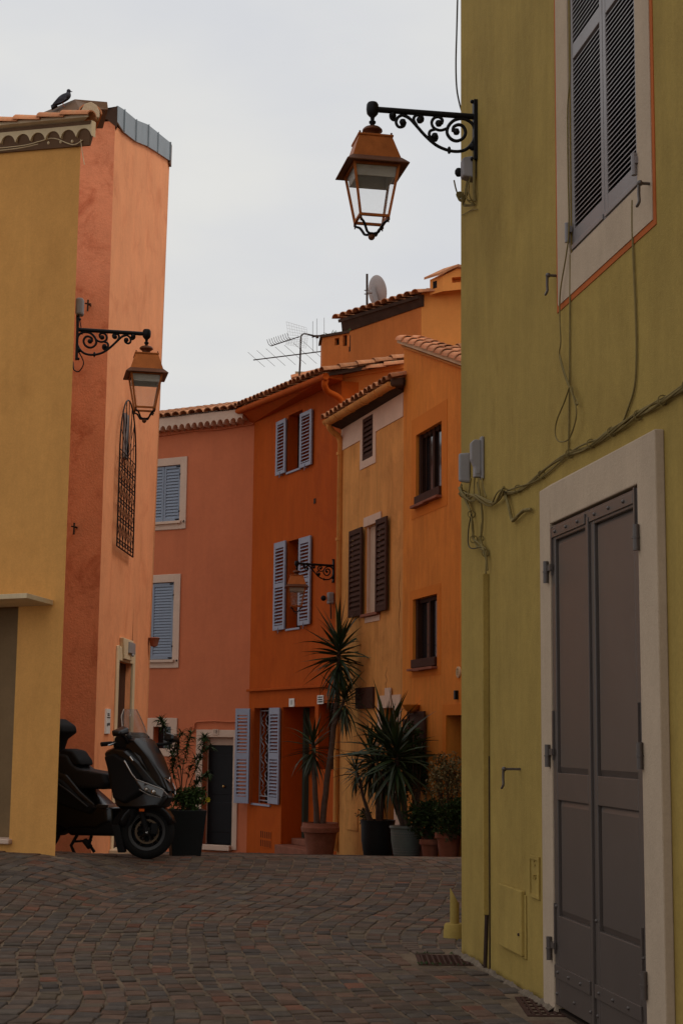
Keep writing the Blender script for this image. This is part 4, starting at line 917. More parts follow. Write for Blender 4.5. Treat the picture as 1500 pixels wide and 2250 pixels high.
q = MB(); rr2 = random.Random(9); cp = P(872, 845, 22.95); q.box(cp + Vector((.0, .1, .02)), (.20, .4, .13)); q.build('verge_mortar', M['dark'], HC, bevel=.03)
q = MB(); bx_ = P(741, 1500, 25.93); zt2 = P(748, 975, 25.93).z
q.tube(smooth_line([P(722, 926, 25.8), P(723, 938, 25.8), P(732, 950, 25.85), P(744, 960, 25.9), P(748, 975, 25.93)], 5) + [Vector((bx_.x, bx_.y, 0)), Vector((bx_.x, bx_.y, -.55))], .05, 10); DPp = tag(q.build('downpipe', M['ochre'], smooth=60), 'long ochre downpipe at the joint of the orange and ochre houses', 'downpipe')
for y in (1000, 1188, 1480): 
    z = P(745, y, 25.93).z; q = MB(); q.tube([Vector((bx_.x, bx_.y, z)), Vector((bx_.x, bx_.y, z + .05))], .06, 10); q.build('pipe_clip', M['ochre'], DPp)
# ================================================================== APRICOT HOUSE
HA = house('house', 'apricot orange house with dark brown windows beside the olive green wall', FA, 2)
au = rmk(FA, 914, 970, 957, 1112); al = rmk(FA, 907, 960, 1318, 1470); ad = rmk(FA, 982, 1040, 1572, 1900)
sAt, zAt0 = 0, FA.q(888, 757)[1]; sE = FA.q(1012, 802)[0]; zE = FA.q(1012, 802)[1]; sla = (zE - zAt0) / sE; SA1 = 6.0; zfl = lambda s: zAt0 + sla * s
ao = rmk(FA, 904, 982, 925, 1143, 904); aol = rmk(FA, 900, 968, 1300, 1490, 900)
wall_mesh(FA, 0, SA1, -1.2, (zfl(0), zfl(SA1)), [(*au, .12), (*al, .12), (ad[0], ad[1], -1.2, ad[3], .30)], [(3, .9), (3, .9)]).build('wall', M['apricot'], HA)
for o_, i_ in ((ao, au), (aol, al)): framebox(FA, o_, i_, 0, .005, HA, 'painted_surround', M['apricot2'])
for w_ in (au, al):
    a, b, c, d = w_; q = MB(); q.fbox(FA, a, b, c, d, -.14, -.11); wn = q.build('window', M['glass'], HA); t = .06
    q = MB(); q.fbox(FA, a + .002, a + .09, c, d, -.11, -.04); q.fbox(FA, b - t, b - .002, c, d, -.11, -.07); q.fbox(FA, a + .09, b - t, d - t, d, -.11, -.07); q.fbox(FA, (a + b) / 2 - .03, (a + b) / 2 + .03, c, d - t, -.11, -.07); q.build('frame', M['wood'], wn)
    q = MB(); q.fbox(FA, a + .01, b - .01, c + .01, c + .13, -.05, .04); q.build('rail', M['shutbrown'], HA, bevel=.006)
    for i in range(4):
        m = MB(); s0 = lerp(a - .04, b + .02, i / 4); m.fbox(FA, s0 + .004, s0 + (b - a + .06) / 4 - .004, c - .04 + random.uniform(-.006, .006), c - .002, -.2, .09); m.build('sill_tile', M['terra'], HA, bevel=.005)
a, b, c, d = au
for i in range(6):
    m = MB(); s = lerp(a + .12, b - .1, i / 5); m.tube([FA.p(s, c, -.055), FA.p(s, d, -.055)], .008, 6); m.build('window_bar', M['wood'], HA)
q = MB(); q.fbox(FA, ad[0], ad[1], -1.2, ad[3], -.34, -.29); q.build('door', M['doordk'], HA)
q = MB(); q.fbox(FA, FA.q(974, 1700)[0], ad[1] + .2, ad[3], FA.q(975, 1549)[1], 0, .02); q.fbox(FA, FA.q(974, 1700)[0], ad[0], -1.2, ad[3], 0, .02); q.build('door_surround', M['apricot2'], HA)
r_ = rmk(FA, 902, 939, 1564, 1722); shutter(FA, (r_[0], r_[1], r_[2], r_[3]), .03, HA, M['shutbrown'], panels=((.05, .95),), solid=True, stile=.08)
r2 = rmk(FA, 886, 901, 1580, 1725, 901); q = MB(); q.fbox(FA, max(.02, r2[0]), r2[1], r2[2], r2[3], .001, .02); q.build('window', M['wood'], HA, bevel=.004)
q = MB(); s, z = FA.q(918, 1561); q.lathe([(.02, -.07), (.09, -.03), (.135, .05), (.12, .05), (.02, -.02)], Matrix.Translation(FA.p(s, z + .03, .10)), 16); tag(q.build('wall_light', M['apricot'], loc=FA.p(s, z), smooth=50), 'half-bowl orange wall light above the brown ground floor shutter', 'wall light')
s, z = FA.q(1008, 1477); VN = thing('air_vent', 'small round white slatted vent beside the edge of the green wall', 'vent', FA.p(s, z))
q = MB(); q.lathe([(.075, 0), (.075, .02), (.055, .025), (.055, .004)], Matrix.Translation(FA.p(s, z, 0)) @ FA.m().to_3x3().to_4x4() @ Matrix.Rotation(rad(-90), 4, 'X'), 16); q.build('rim', M['creamb'], VN)
for i in range(5):
    m = MB(); m.fbox(FA, s - .05, s + .05, z - .045 + i * .021, z - .036 + i * .021, .004, .022); m.build('slat', M['creamb'], VN)
q = MB(); s, z = FA.q(1005, 1527); q.fbox(FA, s - .03, s + .03, z - .06, z + .06, 0, .05); tag(q.build('doorbell', M['iron'], bevel=.006, loc=FA.p(s, z)), 'small dark doorbell box on the apricot wall over the doorway', 'doorbell')
# verge tiles: a double row of stacked tile ends
q = MB(); q.prism([FA.p(-.06, zfl(-.06) + .02, .09), FA.p(SA1, zfl(SA1) + .02, .09), FA.p(SA1, zfl(SA1) + .09, .09), FA.p(-.06, zfl(-.06) + .09, .09)], FA.N * -.6); RA = q.build('roof', M['mortar'], HA)
q = MB(); q.tube([FA.p(0, zfl(0) - .02, .03), FA.p(SA1, zfl(SA1) - .02, .03)], .02, 6); q.build('verge_bead', M['ochre'], HA, smooth=60)
tA = tile_mesh(.36, .115, .10, 'tile'); kk = int(SA1 / .30)
for row, nn in ((0, .02), (1, -.20)):
    for i in range(kk):
        s = -.06 + i * .30; uu = (FA.p(s + 1, zfl(s + 1)) - FA.p(s, zfl(s)))
        if row: p = FA.p(s + .33, zfl(s + .33) + .095, nn)
        else: p = FA.p(s + .33, zfl(s + .33) + .085 + random.uniform(0, .008), nn)
        inst('roof_tile', tA, RA, tile_matrix(p, -uu + Vector((0, 0, -.05 + random.uniform(-.03, .03))), FA.N.copy()))
# ================================================================== REAR UPPER HOUSE
HB = house('house', 'tall rust orange house rising behind, with chimney stack and satellite dish', FO, 1.8)
CB0 = hw(922, 27.6); FB1 = Fr(CB0, -vdir(-2300)); FB2 = Fr(CB0, Vector((.93, -.37, 0)))
b1 = FB1.q(757, 720); b2 = FB1.q(922, 668); sL = b1[0]
zsl = (b2[1] - b1[1]) / (b2[0] - b1[0])
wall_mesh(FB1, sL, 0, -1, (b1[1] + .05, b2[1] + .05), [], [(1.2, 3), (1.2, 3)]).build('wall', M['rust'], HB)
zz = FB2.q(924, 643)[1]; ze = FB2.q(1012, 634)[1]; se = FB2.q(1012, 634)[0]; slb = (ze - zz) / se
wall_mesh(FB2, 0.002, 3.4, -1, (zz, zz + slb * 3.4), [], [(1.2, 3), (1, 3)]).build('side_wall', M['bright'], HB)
e1, e2 = FB1.q(750, 708, .12), FB1.q(922, 650, .12)
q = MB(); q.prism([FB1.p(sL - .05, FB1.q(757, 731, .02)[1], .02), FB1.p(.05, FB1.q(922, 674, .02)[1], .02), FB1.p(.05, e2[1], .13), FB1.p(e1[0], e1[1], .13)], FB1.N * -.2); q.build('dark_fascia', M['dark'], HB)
e0p, e1p = FB1.p(e1[0] - .06, FB1.q(748, 701, .15)[1], .16), FB1.p(.05, e2[1] + .01, .16)
upb = (-FB1.N + Vector((0, 0, .25))).normalized(); RB = roof(HB, e0p, e1p, upb * 3, rows=8, pitch=.19)
va, vb = FB2.p(-.05, FB2.q(914, 645, .1)[1], .06), FB2.p(3.2, FB2.q(914, 645, .1)[1] + slb * 3.2 + .0, .06)
verge(RB, va, vb, 8, tile_mesh(.45, .105, .09, 'tile'), FB2.N)
# chimney stack with two openings
CH = Fr(P(708, 780, 26.9), Vector((.82, -.57, 0))); 
c0, c1 = 0, CH.q(766, 790)[0]; zc1 = CH.q(708, 742)[1]; zc0 = 2.5; h0 = rmk(CH, 735, 745, 742, 755); h1 = rmk(CH, 753, 762, 736, 758)
h0 = (h0[0], h0[1], zc1 - .18, zc1 - .05); h1 = (h1[0], h1[1], zc1 - .22, zc1 - .02)
wall_mesh(CH, c0, c1, zc0, (zc1, zc1), [(*h0, .08), (*h1, .08)], [(-.04, .6), (-.04, .6)]).build('chimney', M['rust'], HB)
q = MB(); q.prism([CH.p(-.03, zc1 + .002, .03), CH.p(c1 + .03, zc1 + .002, .03), CH.p(c1 + .03, zc1 + .002, .03) + Vector((-.04, .62, 0)), CH.p(-.03, zc1 + .002, .03) + Vector((-.04, .62, 0))], Vector((0, 0, .045))); q.build('chimney_cap', M['dark'], HB)
q = MB(); q.fbox(CH, c0 + .05, c1 - .05, zc1 - .3, zc1 - .01, -.12, -.078); q.build('flue', M['room'], HB)
q = MB(); rr = random.Random(8)
for i in range(60):
    p = CH.p(rr.uniform(.1, c1), zc1 + .04, 0) + Vector((-.04, .5, 0)) * rr.uniform(0, 1); d = Vector((rr.uniform(-1, 1), rr.uniform(-.5, .5), rr.uniform(.1, .9))).normalized() * rr.uniform(.05, .13); q.tube([p, p + d * .6, p + d + Vector((0, 0, -.01))], [.010, .007, .002], 4)
tag(q.build('plant', M['leaf3'], loc=CH.p(.3, zc1)), 'small dry weed growing on top of the rust orange chimney', 'plant')
# small roofed chimney at the far right
CK = Fr(P(972, 610, 27.2), Vector((.93, -.37, 0))); CKL = Fr(P(972, 610, 27.2), -vdir(-2300))
q = MB(); zk1, zk0 = CK.q(972, 606)[1], CK.q(972, 640)[1]; kr = CK.q(1040, 610)[0]; kl = CKL.q(944, 612)[0]
wall_mesh(CK, 0, .62, zk0, (zk1, zk1), [(.17, .36, zk0 + .14, zk1 - .05, .2)], [(kl * CKL.S.x * 1.0, kl * CKL.S.y), (kl * CKL.S.x, kl * CKL.S.y)], q)
q.build('small_chimney', M['bright'], HB); q = MB(); q.fbox(CK, .05, .56, zk0 + .05, zk1 - .03, -.3, -.21); q.build('flue', M['room'], HB)
q = MB(); q.fbox(CKL, kl * .75, kl * .45, zk0 + .10, zk1 - .06, .001, .006); q.build('chimney_opening', M['room'], HB)
ap = zk1 + .13; q = MB(); L0 = CKL.S * kl
for s0, s1, za, zb3 in ((-.06, .31, zk1 + .0, ap), (.31, .68, ap, zk1)):
    A = CK.p(s0, za, .05); B = CK.p(s1, zb3, .05); q.prism([A, B, B + Vector((0, 0, .045)), A + Vector((0, 0, .045))], L0 * 1.15)
q.build('chimney_roof', M['tilefar'], HB)
q = MB(); q.prism([CK.p(.001, zk1 - .004, 0), CK.p(.619, zk1 - .004, 0), CK.p(.31, ap - .01, 0)], L0 * .98); q.build('chimney_gable', M['bright'], HB)
# chimney with tile cap on the orange roof
q = MB(); c = P(668, 838, 29.2); q.box(c - Vector((0, 0, .12)), (.34, .34, .55)); q.build('low_chimney', M['mortar'], HO); 
q = MB(); d = Vector((.5, 0, .16)); 
for i in range(4): inst('chimney_tile', tile_mesh(), HO, tile_matrix(P(641, 841, 29.2) + Vector((.0, -.12 + .12 * i, .05)), (P(698, 826, 29.2) - P(641, 841, 29.2)), Vector((0, 1, 0))) @ Matrix.Diagonal((1, 1.25, 1, 1)))
# ================================================================== STREET LAMPS
def crop(cx, cy, Ls):
    return ((1305 - cx) / 873 * Ls, -(cy - (232 + (cx - 485) * 53 / 805)) / 873 * Ls)
def lamp(label, loc, ang, Lx, rot, sc=1.0, drop=1.0):
    root = thing('street_lamp', label, 'street lamp', loc, 'wrought iron wall lamps'); T = Matrix.Translation(Vector(loc)) @ Matrix.Rotation(ang, 4, 'Z') @ Matrix.Diagonal((sc, sc, sc, 1))
    def B(mb, name, m, par=root, **k): return mb.build(name, m, par, **k)
    q = MB(); q.box((.012, 0, -.09), (.024, .05, .40), T); q.ball((.03, 0, .10), .014, 8, M=T); q.ball((.03, 0, -.28), .014, 8, M=T); B(q, 'wall_plate', M['iron'], bevel=.003)
    q = MB(); q.tube([T @ Vector((.02, 0, 0)), T @ Vector((Lx - .03, 0, 0))], .019 * sc, 12); B(q, 'arm', M['iron'], smooth=60)
    def sp(pts, r=.0095, end=None):
        P3 = [T @ Vector((crop(x, y, Lx)[0], 0, crop(x, y, Lx)[1])) for x, y in pts]; m = MB(); m.tube(smooth_line(P3, 4), r * sc, 8)
        if end: m.ball((crop(*end, Lx)[0], 0, crop(*end, Lx)[1]), .024, 8, M=T)
        B(m, 'scroll', M['iron'], smooth=60)
    sp([(680, 275), (740, 305), (800, 370), (870, 450), (960, 530), (1060, 575), (1150, 585), (1220, 563), (1275, 500), (1290, 420), (1270, 350), (1220, 312), (1170, 302), (1110, 320), (1065, 370), (1055, 430), (1090, 480), (1140, 495), (1190, 470), (1210, 420), (1190, 370), (1150, 355), (1110, 375), (1105, 415)], .011, (1132, 415))
    sp([(740, 300), (690, 278), (645, 295), (628, 340), (650, 378), (690, 372), (705, 338)], .010, (684, 338)); sp([(640, 300), (610, 320), (585, 300), (582, 270)], .010, (600, 280))
    sp([(800, 365), (775, 320), (785, 285), (825, 275), (850, 300), (845, 330)], .010, (826, 318))
    sp([(1060, 385), (1000, 405), (945, 385), (925, 340), (945, 300), (985, 290), (1015, 315), (1008, 350)], .010, (984, 345)); sp([(960, 395), (915, 410), (905, 445), (925, 480), (958, 492), (972, 465)], .010, (952, 455))
    q = MB(); x, z = crop(1072, 575, Lx); q.ball((x, 0, z), .022, 6, (.6, .8, 1.2), M=T); x, z = crop(1270, 545, Lx); q.ball((x, 0, z), .026, 8, M=T); B(q, 'knot', M['iron'], smooth=60)
    # lantern, hung on the axis at x = Lx
    A = T @ Matrix.Translation((Lx, 0, 0)) @ Matrix.Rotation(rot, 4, 'Z')
    q = MB(); q.lathe([(.001, .045), (.03, .042), (.038, .028), (.040, 0), (.036, -.030), (.024, -.045), (.014, -.055), (.012, -.075), (.022, -.082), (.022, -.092), (.014, -.10), (.014, -.115)], A, 16); B(q, 'ball_joint', M['iron'], smooth=50)
    q = MB(); q.lathe([(.014, -.110), (.022, -.118), (.050, -.124), (.062, -.136), (.064, -.146), (.045, -.160), (.036, -.170), (.036, -.182), (.050, -.192), (.072, -.205), (.08, -.21)], A, 24); B(q, 'finial', M['copperdk'], smooth=50)
    s2 = math.sqrt(2)
    def sqs(prof, name, m, par=root, **k):
        q = MB(); q.lathe([(r * s2, z) for r, z in prof], A, 4, True); return B(q, name, m, par, **k)
    z0, z1, z2, z3, z4 = -.205, -.365, -.40, -.43, -.725
    rf = sqs([(.104, z0 + .004), (.112, z0 + .002), (.112, z0 - .010), (.106, z0 - .012), (.152, z1), (.10, z1 - .002)], 'lamp_roof', M['copper'], bevel=.002)
    q = MB()
    for a_ in range(4): q.ball((.10 * (1 if a_ % 2 else -1), .10 * (1 if a_ < 2 else -1), z0 + .012), .007, 6, M=A)
    B(q, 'stud', M['copperdk'], rf)
    ev = sqs([(.150, z1 + .003), (.156, z1), (.196, z2 - .004), (.196, z2 - .010), (.150, z2 - .004), (.148, z1 - .012)], 'eave', M['copperdk'], bevel=.0015)
    rt, rb = .142, .088
    def cr(u, v, z, f=1.0):
        t = (z - z2) / (z4 - z2); r = lerp(rt, rb, t) * f; return A @ Vector((u * r, v * r, z))
    for u, v in ((-1, -1), (1, -1), (1, 1), (-1, 1)):
        m = MB(); m.tube([cr(u, v, z2 + .0), cr(u, v, z4)], .0115 * sc, 4); B(m, 'corner_bar', M['copper'])
        m = MB(); m.lathe([(.001, -.03), (.005, -.027), (.003, -.018), (.009, -.012), (.009, 0)], A @ Matrix.Translation((u * rb, v * rb, z4 - .008)), 8); B(m, 'corner_drop', M['copperdk'], smooth=50)
        m = MB(); m.tube(smooth_line([A @ Vector((u * rb * f, v * rb * f, z)) for f, z in ((1, z4), (.97, z4 - .02), (.72, z4 - .035), (.55, z4 - .06), (.40, z4 - .085), (.15, z4 - .09), (0, z4 - .085))], 4), .0085 * sc, 6); B(m, 'leg', M['iron'], smooth=60)
    for (u0, v0), (u1, v1) in (((-1, -1), (1, -1)), ((1, -1), (1, 1)), ((1, 1), (-1, 1)), ((-1, 1), (-1, -1))):
        m = MB(); m.tube([cr(u0, v0, z4 + .004), cr(u1, v1, z4 + .004)], .0115 * sc, 4); m.tube([cr(u0, v0, z2 - .010), cr(u1, v1, z2 - .010)], .010 * sc, 4); B(m, 'rail', M['copper'])
        m = MB(); f = .965; m.prism([cr(u0, v0, z2, f), cr(u1, v1, z2, f), cr(u1, v1, z4, f), cr(u0, v0, z4, f)], (cr(u0 + u1, v0 + v1, z2, f) - cr(0, 0, z2)).normalized() * -.003); B(m, 'glass_pane', M['lampglass'])
    q = MB(); q.lathe([(.128 * s2, z2 + .01), (.120 * s2, z2 - .08), (.114 * s2, z2 - .08), (.120 * s2, z2 + .01)], A, 4, True); B(q, 'reflector', M['lampskirt'])
    q = MB(); q.ball((0, 0, z4 - .108), .022, 12, M=A); q.tube([A @ Vector((0, 0, z4 - .08)), A @ Vector((0, 0, z4 - .1))], .01, 8); B(q, 'bottom_knob', M['copperdk'], smooth=60)
    return root
M['lampskirt'] = mat('grey_reflector', (.40, .37, .33), .5, .2, var=.1, vscale=10)
s, z = FG.q(1047, 257, .0); l1 = FG.p(s, z, .001)
LN = (P(818, 244, l1.y - .1) - l1); LN.z = 0
a1 = math.atan2(FG.N.y, FG.N.x)
tgt = ray(818, 244)
# arm length so the lantern axis falls on column 818
best = min([(abs(((l1 + FG.N * L_ - EYE).x / (l1 + FG.N * L_ - EYE).y) - tgt.x / tgt.y), L_) for L_ in [i * .002 for i in range(200, 500)]])[1]
lamp('large copper and glass street lamp hanging from the green wall against the sky', l1, a1, best, rad(2), 1.0)
l2p = P(168, 724, 14.05); L2 = .655
lamp('copper street lamp with scrolled bracket hanging in front of the peach wall, left', l2p, rad(12), L2, rad(0), 1.0)
s, z = FO.q(734, 1243, 0); l3 = FO.p(s, z, .001); lamp('small distant street lamp in front of the lavender shutters of the orange house', l3, math.atan2(FO.N.y, FO.N.x), .69, rad(-20), 1.0)
# ---------------- boxes and cables on the green wall
def fbx(name, F, r, n0, n1, m, label, cat, bev=.012, taper=0):
    a, b, c, d = r; q = MB(); t = taper
    q.box8([F.p(a, c, n0), F.p(b, c, n0), F.p(b, d, n0), F.p(a, d, n0), F.p(a + t, c + t, n1), F.p(b - t, c + t, n1), F.p(b - t, d - t, n1), F.p(a + t, d - t, n1)])
    return q
def sbox(F, xl, xr, yt, yb, n1): ym = (yt + yb) / 2; return F.q(xl, ym, n1)[0], F.q(xr, ym, 0)[0], F.q(xl, yb, n1)[1], F.q(xl, yt, n1)[1]
r = sbox(FG, 1011, 1047, 352, 402, .08); B1 = thing('junction_box', 'grey junction box right under the bracket of the lamp on the green wall', 'junction box', FG.p(r[0], r[2]))
fbx('', FG, r, .002, .085, None, '', '', taper=.015).build('casing', M['plastic'], B1, bevel=.01)
q = MB(); q.ball(FG.p(r[0], r[2] + .07, .092), .026, 10, (1, 1, 1.2)); q.build('sensor', M['plasticdk'], B1, smooth=60)
q = MB(); rr = random.Random(4)
for i in range(6):
    s0 = lerp(r[0], r[1], rr.random()); q.tube(smooth_line([FG.p(s0, r[2] + .01, .04), FG.p(s0 + rr.uniform(-.05, .02), r[2] - .06, .03 + .03 * rr.random()), FG.p(s0 + rr.uniform(-.10, .05), r[2] - .13, .05), FG.p(r[1] - .01, r[2] - .16 + rr.uniform(-.02, .02), .012)], 6), .0045, 5)
q.tube(smooth_line([FG.p(r[1] + .005, r[3] + .02, .02), FG.p(r[1] + .012, r[2] - .05, .02), FG.p(r[1] + .01, r[2] - .16, .015)], 5), .010, 6)
q.tube(smooth_line([FG.p(r[0] - .01, r[2] + .02, .12), FG.p(r[0] - .03, r[2] - .04, .10), FG.p(r[0] - .02, r[2] - .09, .08), FG.p(r[0], r[2] - .06, .06)], 6), .005, 5)
for i in range(5): q.torus((0, 0, 0), .022, .004, Matrix.Translation(FG.p(r[0] - .01, r[2] - .10 + .006 * i, .07 + .003 * i)) @ Matrix.Rotation(rad(80), 4, 'X'), 12, 4)
q.tube(wtube(FG, [(1048, 460), (1035, 462), (1024, 468), (1013, 473)], 0, .01), .003, 4)
q.build('wire', M['cable'], B1, smooth=60)
BX = []
r = sbox(FG, 1005, 1034, 995, 1062, .075); r = (r[0], r[1], r[2], r[3]); J1b = thing('junction_box', 'rounded grey cable box overhanging the corner of the green wall', 'junction box', FG.p(r[0], r[2]), 'grey cable boxes')
fbx('', FG, r, .002, .075, None, '', '', taper=.008).build('casing', M['plastic'], J1b, bevel=.014)
r = sbox(FG, 1031, 1064, 965, 1054, .08); J2b = thing('junction_box', 'tall grey cable box with bulging cover, right one of the pair', 'junction box', FG.p(r[0], r[2]), 'grey cable boxes')
q = MB(); a, b, c, d = r; h = d - c; q.fbox(FG, a, b, c, d + .012, .002, .02); q.build('back_plate', M['plastic'], J2b, bevel=.006)
q = MB(); V = []
prof = [(c + .01, .062), (c + .30 * h, .062), (c + .48 * h, .082), (c + .88 * h, .082), (d - .008, .06)]
for z, n in prof: V += [FG.p(a + .002, z, n), FG.p(b - .006, z, n), FG.p(b - .006, z, .020), FG.p(a + .002, z, .020)]
q.mesh(V, [(4 * i + k, 4 * i + (k + 1) % 4, 4 * i + 4 + (k + 1) % 4, 4 * i + 4 + k) for i in range(4) for k in range(4)] + [(0, 1, 2, 3), (19, 18, 17, 16)]); q.build('cover', M['plastic'], J2b, bevel=.007)
q = MB(); q.fbox(FG, b - .010, b - .001, c + .12 * h, c + .27 * h, .026, .055); q.build('latch', M['plastic'], J2b, bevel=.003)
def strands(pix, k, r, n, spread, rs, label, m='cable', name='cable', ties=0):
    q = MB(); rg = random.Random(rs); base = [Vector(FG.p(*FG.q(x, y, n), n)) for x, y in pix]; L_ = smooth_line(base, 8)
    for j in range(k):
        ph, fr = rg.uniform(0, 6.28), rg.uniform(.18, .4); rr_ = r * rg.uniform(.7, 1.15)
        q.tube([p + FG.N * (spread * (.6 + .5 * math.sin(fr * i + ph))) + Vector((0, 0, spread * 1.3 * math.cos(fr * .8 * i + ph))) for i, p in enumerate(L_)], rr_, 6)
    for t in range(ties):
        p = L_[int((t + .5) * len(L_) / ties)]; q.torus((0, 0, 0), spread * 1.6 + r, .004, Matrix.Translation(p + FG.N * spread * .5) @ (FG.S.to_track_quat('Z', 'Y').to_matrix().to_4x4()), 12, 4)
    return tag(q.build(name, M[m], smooth=60, loc=base[0]), label, 'cable')
strands([(1103, 1082), (1130, 1078), (1175, 1055), (1245, 1002), (1300, 975), (1352, 945), (1420, 902), (1470, 872), (1530, 835)], 4, .0065, .012, .009, 1, 'twisted painted cable bundle climbing right across the green wall over the door', ties=9)
strands([(1012, 1078), (1030, 1092), (1050, 1095), (1075, 1104), (1095, 1092), (1112, 1078)], 6, .006, .03, .016, 2, 'tangled knot of cables below the two grey boxes')
strands([(1015, 1068), (1018, 1085), (1030, 1110), (1037, 1130), (1040, 1160), (1042, 1185), (1055, 1200), (1068, 1215), (1071, 1256)], 5, .005, .02, .011, 3, 'loose bunch of cables dropping from the grey boxes into the wall duct', ties=4)
strands([(1050, 1060), (1055, 1090), (1060, 1130), (1059, 1160), (1058, 1190), (1066, 1215)], 3, .006, .02, .006, 6, 'second short cable drop beside the loose bunch', ties=2)
strands([(1110, 1085), (1118, 1110), (1124, 1140), (1130, 1142), (1142, 1132), (1152, 1122), (1166, 1118)], 2, .010, .02, .004, 4, 'thick cable end hanging down and ending in a crooked stub')
q = MB(); q.tube(wtube(FG, [(1035, 1130), (1029, 1160), (1028, 1195), (1036, 1205), (1052, 1203)], 0, .03), .004, 5); tag(q.build('cable', M['cabledk'], smooth=60), 'thin black cable loop beside the drop on the green wall', 'cable')
for i in range(4):
    q = MB(); x = 1034 + 8 * i; q.tube(wtube(FG, [(x, 1050), (x - 3 + 2 * i, 1070), (x + (-6 + 5 * i), 1092)], 0, .045), .005, 5); tag(q.build('cable', M['cable'], smooth=60, loc=FG.p(*FG.q(x, 1050))), ['leftmost', 'second from left', 'third from left', 'rightmost'][i] + ' of the four short cable tails under the grey cable boxes', 'cable', 'cable tails under the boxes')
q = MB(); q.tube(wtube(FG, [(1250, -30), (1252, 100), (1251, 180), (1246, 240), (1247, 380), (1249, 500), (1243, 560), (1230, 640), (1229, 700), (1231, 750), (1228, 775), (1232, 800), (1245, 840), (1260, 870), (1268, 888), (1262, 885), (1256, 850)], 0, .025), .0038, 5)
q.tube(wtube(FG, [(1250, 850), (1240, 880), (1222, 925), (1219, 955), (1228, 970), (1248, 965), (1262, 930), (1265, 900), (1256, 865), (1240, 820), (1229, 780)], 0, .035), .0038, 5)
tag(q.build('cable', M['cable'], smooth=60), 'thin loose cable with a long loop hanging left of the louvred window', 'cable')
q = MB(); q.tube(wtube(FG, [(1252, 560), (1251, 700), (1250, 860), (1248, 1000)], 0, .008), .0045, 5); tag(q.build('cable', M['cable'], smooth=60), 'straight thin cable from the window corner down to the bundle', 'cable')
q = MB(); q.tube(wtube(FG, [(1388, 440), (1388, 500), (1390, 560), (1396, 700), (1397, 790), (1393, 850), (1380, 895), (1366, 932)], 0, .008), .005, 5); tag(q.build('cable', M['cable'], smooth=60), 'bowed thin cable from the right hinge of the window to the bundle', 'cable')
c0 = FG.p(0, 0, 0); q = MB(); Yc = 9.85
q.tube(smooth_line([P(1006, -60, Yc), P(1003, 60, Yc), P(1001, 140, Yc), P(1003, 195, Yc), P(1010, 232, Yc), P(1016, 250, 9.78)], 6), .0055, 6); tag(q.build('cable', M['cabledk'], smooth=60), 'slack dark cable hanging down the sky edge of the green wall', 'cable')
def hook(px, py, dx, dy, label, n1=.10):
    s, z = FG.q(px, py); q = MB(); q.tube([FG.p(s, z, -.01), FG.p(s, z, n1)], .007, 6); q.ball(FG.p(s, z, n1), .014, 8); q.tube(smooth_line([FG.p(s, z, n1 + .004), FG.p(s - .004, z - .05, n1 + .004), FG.p(s + .004, z - .085, n1 + .006), FG.p(s - .01, z - .105, n1 + .014)], 4), [.007] * 12 + [.004], 6)
    tag(q.build('shutter_hook', M['taupe'], smooth=60, loc=FG.p(s, z)), label, 'hook', 'shutter hooks on the green wall')
hook(1430, 404, 0, 0, 'iron shutter hook at the right edge of the painted window surround', .052); hook(1222, 606, 0, 0, 'iron shutter hook at the lower left of the painted window surround', .046)
hook(1143, 1690, 0, 0, 'iron shutter hook sticking out of the bare green wall left of the grey door', .092)
r = FG.r(1094, 1144, 1940, 2076, n=.024); MC = thing('meter_cabinet', 'green-painted square meter cover low on the wall by the door', 'meter cabinet', FG.p(r[0], r[2]))
q = MB(); q.fbox(FG, r[0], r[1], r[2], r[3], .001, .024); q.build('door', M['green'], MC, bevel=.006); q = MB(); q.fbox(FG, r[0] + .02, r[1] + .03, r[2] - .012, r[3] - .02, .001, .008); q.build('frame', M['green'], MC, bevel=.004)
q = MB(); q.ball(FG.p(r[1] - .045, lerp(r[2], r[3], .32), .025), .009, 8); q.build('lock', M['ironbr'], MC)
r = FG.r(1167, 1187, 1878, 1970); PQ = thing('plaque', 'small embossed green-painted plate right above the meter cover', 'plaque', FG.p(r[0], r[2])); a, b, c, d = r
q = MB(); q.fbox(FG, a, b, c, d, .001, .006); q.build('plate', M['green'], PQ); framebox(FG, (a, b, c, d), (a + .012, b - .012, c + .02, d - .02), .006, .012, PQ, 'rim', M['green'], bev=.002)
text('5', FG, (a + b) / 2, lerp(c, d, .82), .007, .045, M['green'], PQ, 'relief'); text('3GF', FG, (a + b) / 2, lerp(c, d, .5), .007, .036, M['green'], PQ, 'relief')
# post stump
gp_ = ghit(998, 2062); PS = thing('post_stump', 'stump of a sawn-off yellow-green pipe on a mortar base at the wall corner', 'post stump', gp_)
q = MB(); q.lathe([(.075, -.04), (.074, .03), (.068, .085), (.06, .095)], Matrix.Translation(gp_) @ Matrix.Diagonal((1.0, .9, 1, 1)), 20); q.build('base', M['green'], PS, smooth=40)
q = MB(); k = 14; V = []
for rr_ in (.030, .026):
    for i in range(k): 
        a = 2 * math.pi * i / k; V += [gp_ + Vector((rr_ * math.cos(a), rr_ * math.sin(a), .09)), gp_ + Vector((rr_ * math.cos(a), rr_ * math.sin(a), .29 - .07 * (math.cos(a) * .7 + .3)))]
q.mesh(V, [(2 * i, 2 * ((i + 1) % k), 2 * ((i + 1) % k) + 1, 2 * i + 1) for i in range(k)] + [(2 * k + 2 * i, 2 * k + 2 * ((i + 1) % k), 2 * k + 2 * ((i + 1) % k) + 1, 2 * k + 2 * i + 1) for i in range(k)] + [(2 * i + 1, 2 * ((i + 1) % k) + 1, 2 * k + 2 * ((i + 1) % k) + 1, 2 * k + 2 * i + 1) for i in range(k)])
q.build('pipe', M['green'], PS)
